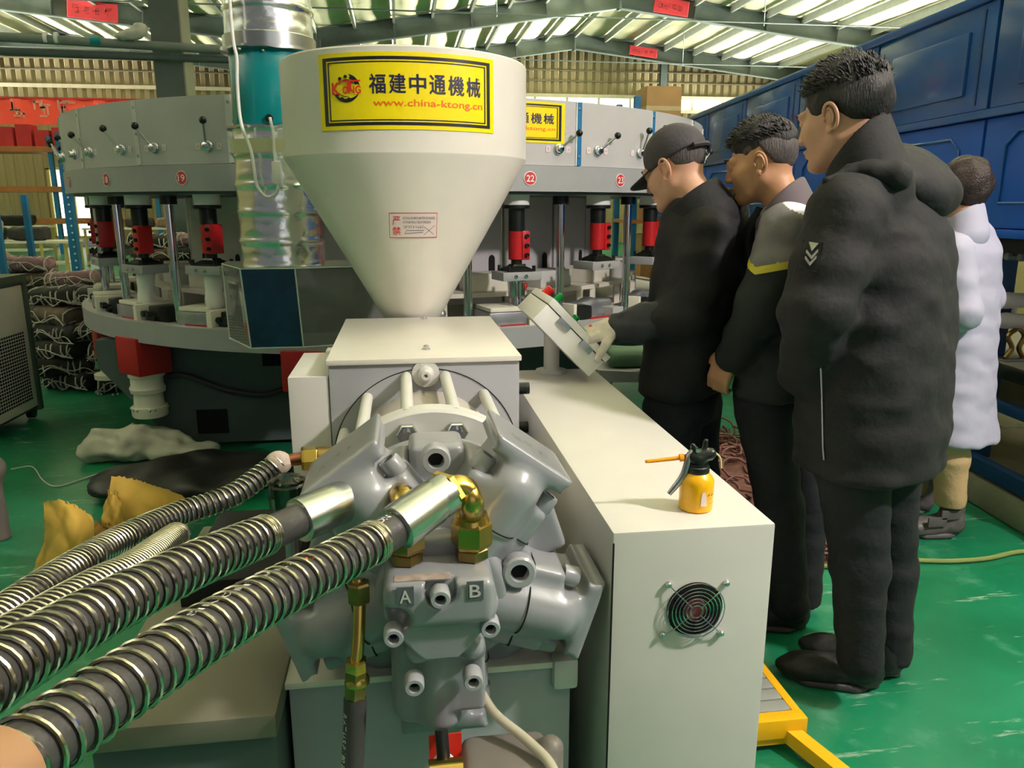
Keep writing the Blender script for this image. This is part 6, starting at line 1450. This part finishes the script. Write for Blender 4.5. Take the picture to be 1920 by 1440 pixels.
V, Fc = sculpt(hair_sdf(([-.14, -.09, -.05, -.028, -.012, .01, .03, .055, .08], [-.085, -.075, -.05, -.01, .02, .01, -.008, .03, .07]), (.079, .102, .096), (0, -.02, .032), .0012, 90), (-.12, -.17, -.12), (.12, .14, .16), .0048); obj('faded_hair', V*.97@R2.T+hc2, Fc, 'hairgrey', root2, 180)
tr2 = loft([(P(1492, 372), .09, .085), (P(1505, 398), .18, .11), (P(1508, 440), .22, .13), (P(1500, 540), .22, .145), (P(1480, 650), .215, .145), (P(1462, 735), .21, .14)], f2, .035, .015)
ja2 = folds(union([tr2, limb([shl, ell_, wrl], [.083, .078, .056]), limb([shr, elr, wrr], [.083, .078, .056])], .03), .006, 16, 3)
V, Fc = sculpt(ja2, *bbox([P(1340, 370), P(1600, 745), shl, shr], .22), .009); V = np.array(V)
pv = hit(ja2, 1416, 508); s_ax = np.array([f2[0], f2[1]])/np.linalg.norm(f2)
s0 = (pv[:2]@s_ax); 
def zbound(Vv, off): s = Vv[:, :2]@s_ax-s0; return pv[2]+off+np.where(s < 0, -s*.22, s*.55)
for off in (-.011, .011):
    e = V[:, 2]-zbound(V, off); k = np.abs(e) < .0048; V[k, 2] -= e[k]
F4 = np.array(Fc); cen = V[F4].mean(1); up_ = cen[:, 2] > zbound(cen, .011); mid = (~up_) & (cen[:, 2] > zbound(cen, -.011))
nk = P(1502, 352); whit = up_ & (np.linalg.norm(cen-hit(ja2, 1512, 385), axis=1) < .062)
def sub(Fs, name, m, root):
    ids, inv = np.unique(Fs, return_inverse=True); return obj(name, V[ids], inv.reshape(Fs.shape).tolist(), m, root, 180)
sub(F4[up_ & ~whit], 'jacket_yoke', 'workgrey', root2); sub(F4[mid], 'yellow_piping', 'workyellow', root2); sub(F4[(~up_) & (~mid)], 'jacket_body', 'workdark', root2)
if whit.any(): sub(F4[whit], 'shoulder_panel', 'workwhite', root2)
nc = P(1470, 378, 0); r2_ = np.array([f2[1], -f2[0], 0])/np.linalg.norm(f2); f2n = np.array([f2[0], f2[1], 0])/np.linalg.norm(f2); RN = np.stack([r2_, f2n, [0, 0, 1.]], 1)@Rx(-.5)
V, Fc = sculpt(collar_fn(hc2, R2, .97, P(1424, 414), P(1508, 338), [f2[1], -f2[0], .05], .078, .1), nc-.22, nc+.2, .0075); obj('collar', V, Fc, 'collar', root2, 180)
lp_ = [nc+RN@np.array([-.075, .05, -.0]), nc+RN@np.array([-.07, .12, -.05]), nc+RN@np.array([-.06, .15, -.13])]; MB().tube(bez(lp_, 6), .02, 10).build('lapel', 'jacketb', root2)
V, Fc = trousers(hl, kl, al, hr, kr, ar, f2, (.095, .075, .066), 5, (hl+hr)/2); obj('trousers', V, Fc, 'trouser', root2, 180)
ha = atZ(1512, 1180, 0); shoe('shoe', ha, ha+np.array([-.27, .08, 0]), .048, .1, 'shoe', root2); ha = atZ(1520, 1150, 0); shoe('shoe', ha, ha+np.array([-.24, .14, 0]), .048, .1, 'shoe', root2)
# ---------------------------------------------------------------- man in the cap, hand on the control box
D1 = 2.62
root1 = thing('person', np.array([.98, 2.55, 0]), 'man in a charcoal cap and black jacket operating the control box', 'person', 'people watching the machine')
P = lambda u, v, d=0: atD(u, v, D1+d)
f1 = np.array([-.80, .60]); R1 = frame((-.66, .75), -.40); hc1 = P(1264, 318)
Vh, Fh = person_head(root1, hc1, R1, 'skin', .98)
shl, ell_, wrl = P(1330, 440, -.17), P(1283, 590, -.2), P(1163, 614, -.12); shr, elr, wrr = P(1345, 430, .16), P(1310, 570, .22), P(1275, 650, .24)
hl, kl, al = P(1262, 760, -.07), P(1262, 960, -.07), P(1268, 1130, -.06); hr, kr, ar = P(1300, 760, .08), P(1300, 960, .08), P(1300, 1120, .08)
al[2] = ar[2] = .1; kl[2] = kr[2] = .48
core = union([loft([(P(1310, 390), .05, .05), (P(1320, 430), .15, .09), (P(1305, 560), .15, .11), (P(1275, 750), .14, .11)], f1), limb([shl, ell_, wrl], [.045, .04, .028]), limb([shr, elr, wrr], [.045, .04, .028]), limb([hl, kl, al], [.07, .05, .035]), limb([hr, kr, ar], [.07, .05, .035])], .04)
Vb, Fb = sculpt(core, *bbox([shl, shr, al, ar, elr, wrl, hc1], .2), .02)
Vx, Fx = dup_join([(Vh, Fh), (Vb, Fb)]); obj('body', Vx, Fx, 'skin', root1, 180); eyes(hc1, R1*.98, root1)
y_ = np.array([-.88, .05, -.30]); y_ /= np.linalg.norm(y_); zz_ = np.array([-.25, -.35, .85]); zz_ -= y_*(zz_@y_); zz_ /= np.linalg.norm(zz_); Rg = np.stack([np.cross(y_, zz_), y_, zz_], 1)
gv, gf = sculpt(lambda p: hand_sdf(p, (.55, .75, .6), 0, -1, .7)-.0035, (-.1, -.06, -.12), (.1, .2, .05), .0048); obj('knit_glove', gv@Rg.T+P(1150, 612, -.12), gf, 'glove', root1, 180)
gv, gf = sculpt(lambda p: hand_sdf(p, (.55, .75, .6), 0, 1, .7)-.0035, (-.1, -.06, -.12), (.1, .2, .05), .006); obj('knit_glove', gv@Rg.T+wrr, gf, 'glove', root1, 180)
V, Fc = sculpt(hair_sdf(([-.14, -.08, -.04, -.028, -.012, .01, .03, .05], [-.07, -.06, -.045, -.01, .02, .01, .0, .05]), (.0765, .1, .094), (0, -.02, .032), .001, 90), (-.12, -.17, -.12), (.12, .14, .16), .0048); obj('short_hair', V*.98@R1.T+hc1, Fc, 'hairgrey', root1, 180)
def capf(p):
    d = d_ell(p, (0, -.018, .045), (.089, .11, .098)); d = smax(d, (.022-.12*(p[:, 1]+.02))-p[:, 2], .004); return d+.0015*nz3(p, 40)
V, Fc = sculpt(capf, (-.12, -.16, -.06), (.12, .13, .18), .0055); obj('cap_crown', V*.98@R1.T+hc1, Fc, 'cap', root1, 180)
def brimf(p):
    zc = .022-(p[:, 0]**2)*3.2-(p[:, 1]-.09)*.28; d = np.maximum(np.abs(p[:, 2]-zc)-.003, d_ell(p*[1, 1, .01], (0, .085, 0), (.078, .085, 1))); return np.maximum(d, .045-p[:, 1])
V, Fc = sculpt(brimf, (-.1, .03, -.06), (.1, .19, .06), .0042); obj('cap_brim', V*.98@R1.T+hc1, Fc, 'cap', root1, 180)
MB().ell(hc1+R1@np.array([0, -.018, .142]), (.008, .008, .004), 10, 6).build('cap_button', 'cap', root1)
MB().tube([hc1+R1@np.array([x, -.018-.113*math.sqrt(max(0, 1-(x/.09)**2)), .03]) for x in np.linspace(-.05, .05, 9)], .008, 6).build('cap_strap', 'cap', root1)
tr1 = loft([(P(1325, 352), .08, .085), (P(1326, 385), .16, .12), (P(1322, 430), .205, .145), (P(1312, 520), .215, .15), (P(1300, 620), .21, .15), (P(1280, 700), .2, .135), (P(1272, 735), .195, .13)], f1, .03, .015)
ja1 = folds(union([tr1, limb([shr, elr, wrr], [.08, .075, .055]), limb([shl, ell_, ell_*.7+wrl*.3], [.08, .074, .066])], .03), .006, 15, 4)
V, Fc = sculpt(ja1, *bbox([P(1200, 360), P(1400, 750), shl, shr, wrr], .22), .0105); obj('jacket', V, Fc, 'jacketb', root1, 180)
sl1 = folds(limb([ell_*.82+wrl*.18, (ell_*.4+wrl*.6), wrl], [.058, .06, .05]), .006, 34, 6); V, Fc = sculpt(sl1, *bbox([shl, ell_, wrl], .14), .008); obj('sleeve', V, Fc, 'cuffb', root1, 180)
nc = P(1300, 366, 0)
V, Fc = sculpt(collar_fn(hc1, R1, .98, P(1258, 396), P(1344, 338), [f1[1], -f1[0], .05], .08, .11), nc-.22, nc+.2, .0075); obj('collar', V, Fc, 'jacketb', root1, 180)
V, Fc = trousers(hl, kl, al, hr, kr, ar, f1, (.1, .08, .07), 6, (hl+hr)/2); obj('trousers', V, Fc, 'trousern', root1, 180)
shoe('shoe', al*[1, 1, 0]+[.06, -.02, 0], al*[1, 1, 0]+[-.2, .08, 0], .048, .1, 'shoe', root1); shoe('shoe', ar*[1, 1, 0]+[.06, -.02, 0], ar*[1, 1, 0]+[-.2, .1, 0], .048, .1, 'shoe', root1)
# ---------------------------------------------------------------- person in the white coat
D4 = 3.25
ft = atZ(1760, 1005, 0); root4 = thing('person', ft*[1, 1, 0], 'person in a white lab coat and khaki trousers beside the blue oven', 'person', 'people watching the machine')
P = lambda u, v, d=0: atD(u, v, D4+d)
f4 = np.array([-.45, .89]); R4 = frame((-.35, .93), -.1); hc4 = P(1796, 356, 0)
Vh, Fh = person_head(root4, hc4, R4, 'skin', .95)
shl, ell_, wrl = P(1790, 470, -.14), P(1805, 585, -.18), P(1765, 600, .1); shr, elr, wrr = P(1832, 462, .12), P(1848, 560, .16), P(1800, 600, .3)
hl, kl, al = P(1775, 740, -.05), P(1779, 860, -.05), P(1780, 955, -.04); hr, kr, ar = P(1735, 740, .12), P(1715, 860, .12), P(1708, 930, .12)
al[2] = .17; ar[2] = .17
core = union([loft([(P(1805, 410), .05, .05), (P(1808, 450), .14, .08), (P(1800, 600), .13, .1), (P(1780, 740), .13, .1)], f4), limb([shl, ell_, wrl], [.04, .035, .026]), limb([shr, elr, wrr], [.04, .035, .026]), limb([hl, kl, al], [.065, .045, .035]), limb([hr, kr, ar], [.065, .045, .035])], .04)
Vb, Fb = sculpt(core, *bbox([shl, shr, al, ar, elr, wrl, hc4, wrr], .2), .02); hv2, hf2 = sculpt(lambda p: hand_sdf(p), (-.09, -.06, -.11), (.1, .2, .05), .007); Rq = frame((-.6, .8), -.3)
Vx, Fx = dup_join([(Vh, Fh), (Vb, Fb), (hv2@Rq.T*.95+wrl, hf2), (hv2*[-1, 1, 1]@Rq.T*.95+wrr, [q[::-1] for q in hf2])]); obj('body', Vx, Fx, 'skin', root4, 180); eyes(hc4, R4*.95, root4)
V, Fc = sculpt(hair_sdf(([-.14, -.08, -.04, -.01, .03, .06, .08, .12], [-.135, -.125, -.09, -.02, -.02, .02, .06, .07]), (.09, .112, .12), (0, -.03, .02), .004, 55, .03), (-.12, -.18, -.17), (.12, .14, .17), .006); obj('hair', V*.95@R4.T+hc4, Fc, mat('dark_brown_hair', '2B1D1B', .45, var=.4, scale=90, bump=.5, bscale=160), root4, 180)
tr4 = loft([(P(1802, 402), .068, .07), (P(1812, 430), .13, .09), (P(1812, 470), .165, .115), (P(1806, 560), .17, .125), (P(1796, 680), .175, .13), (P(1790, 760), .19, .14), (P(1792, 822), .205, .15)], f4, .03, .012)
co4 = folds(union([tr4, limb([shl, ell_, wrl], [.072, .07, .05]), limb([shr, elr, wrr], [.072, .07, .05])], .03), .004, 17, 7); V, Fc = sculpt(co4, *bbox([P(1720, 410), P(1870, 835), shl, shr, wrr], .2), .0115); obj('lab_coat', V, Fc, 'coat', root4, 180)
nc = P(1800, 404, 0); V, Fc = sculpt(collar_fn(hc4, R4, .95, P(1780, 416), P(1826, 398), [f4[1], -f4[0], .0], .066, .078), nc-.2, nc+.2, .008); obj('coat_collar', V, Fc, 'coat', root4, 180)
V, Fc = trousers(hl, kl, al, hr, kr, ar, f4, (.09, .076, .062), 8); obj('trousers', V, Fc, 'khaki', root4, 180)
h_ = atZ(1800, 1002, 0); b_ = shoe('boot', h_, h_+np.array([-.26, .02, 0]), .05, .19, 'shoeg', root4, 'shoeg'); h2_ = atZ(1745, 960, 0); shoe('boot', h2_, h2_+np.array([-.26, .05, 0]), .05, .19, 'shoeg', root4, 'shoeg')
for k in range(2): 
    c = h_+np.array([-.1-.06*k, -.05, .12-.03*k]); MB().box(c-[.045, .004, .022], c+[.045, .006, .022], .004).build('boot_strap', 'shoeg', root4)
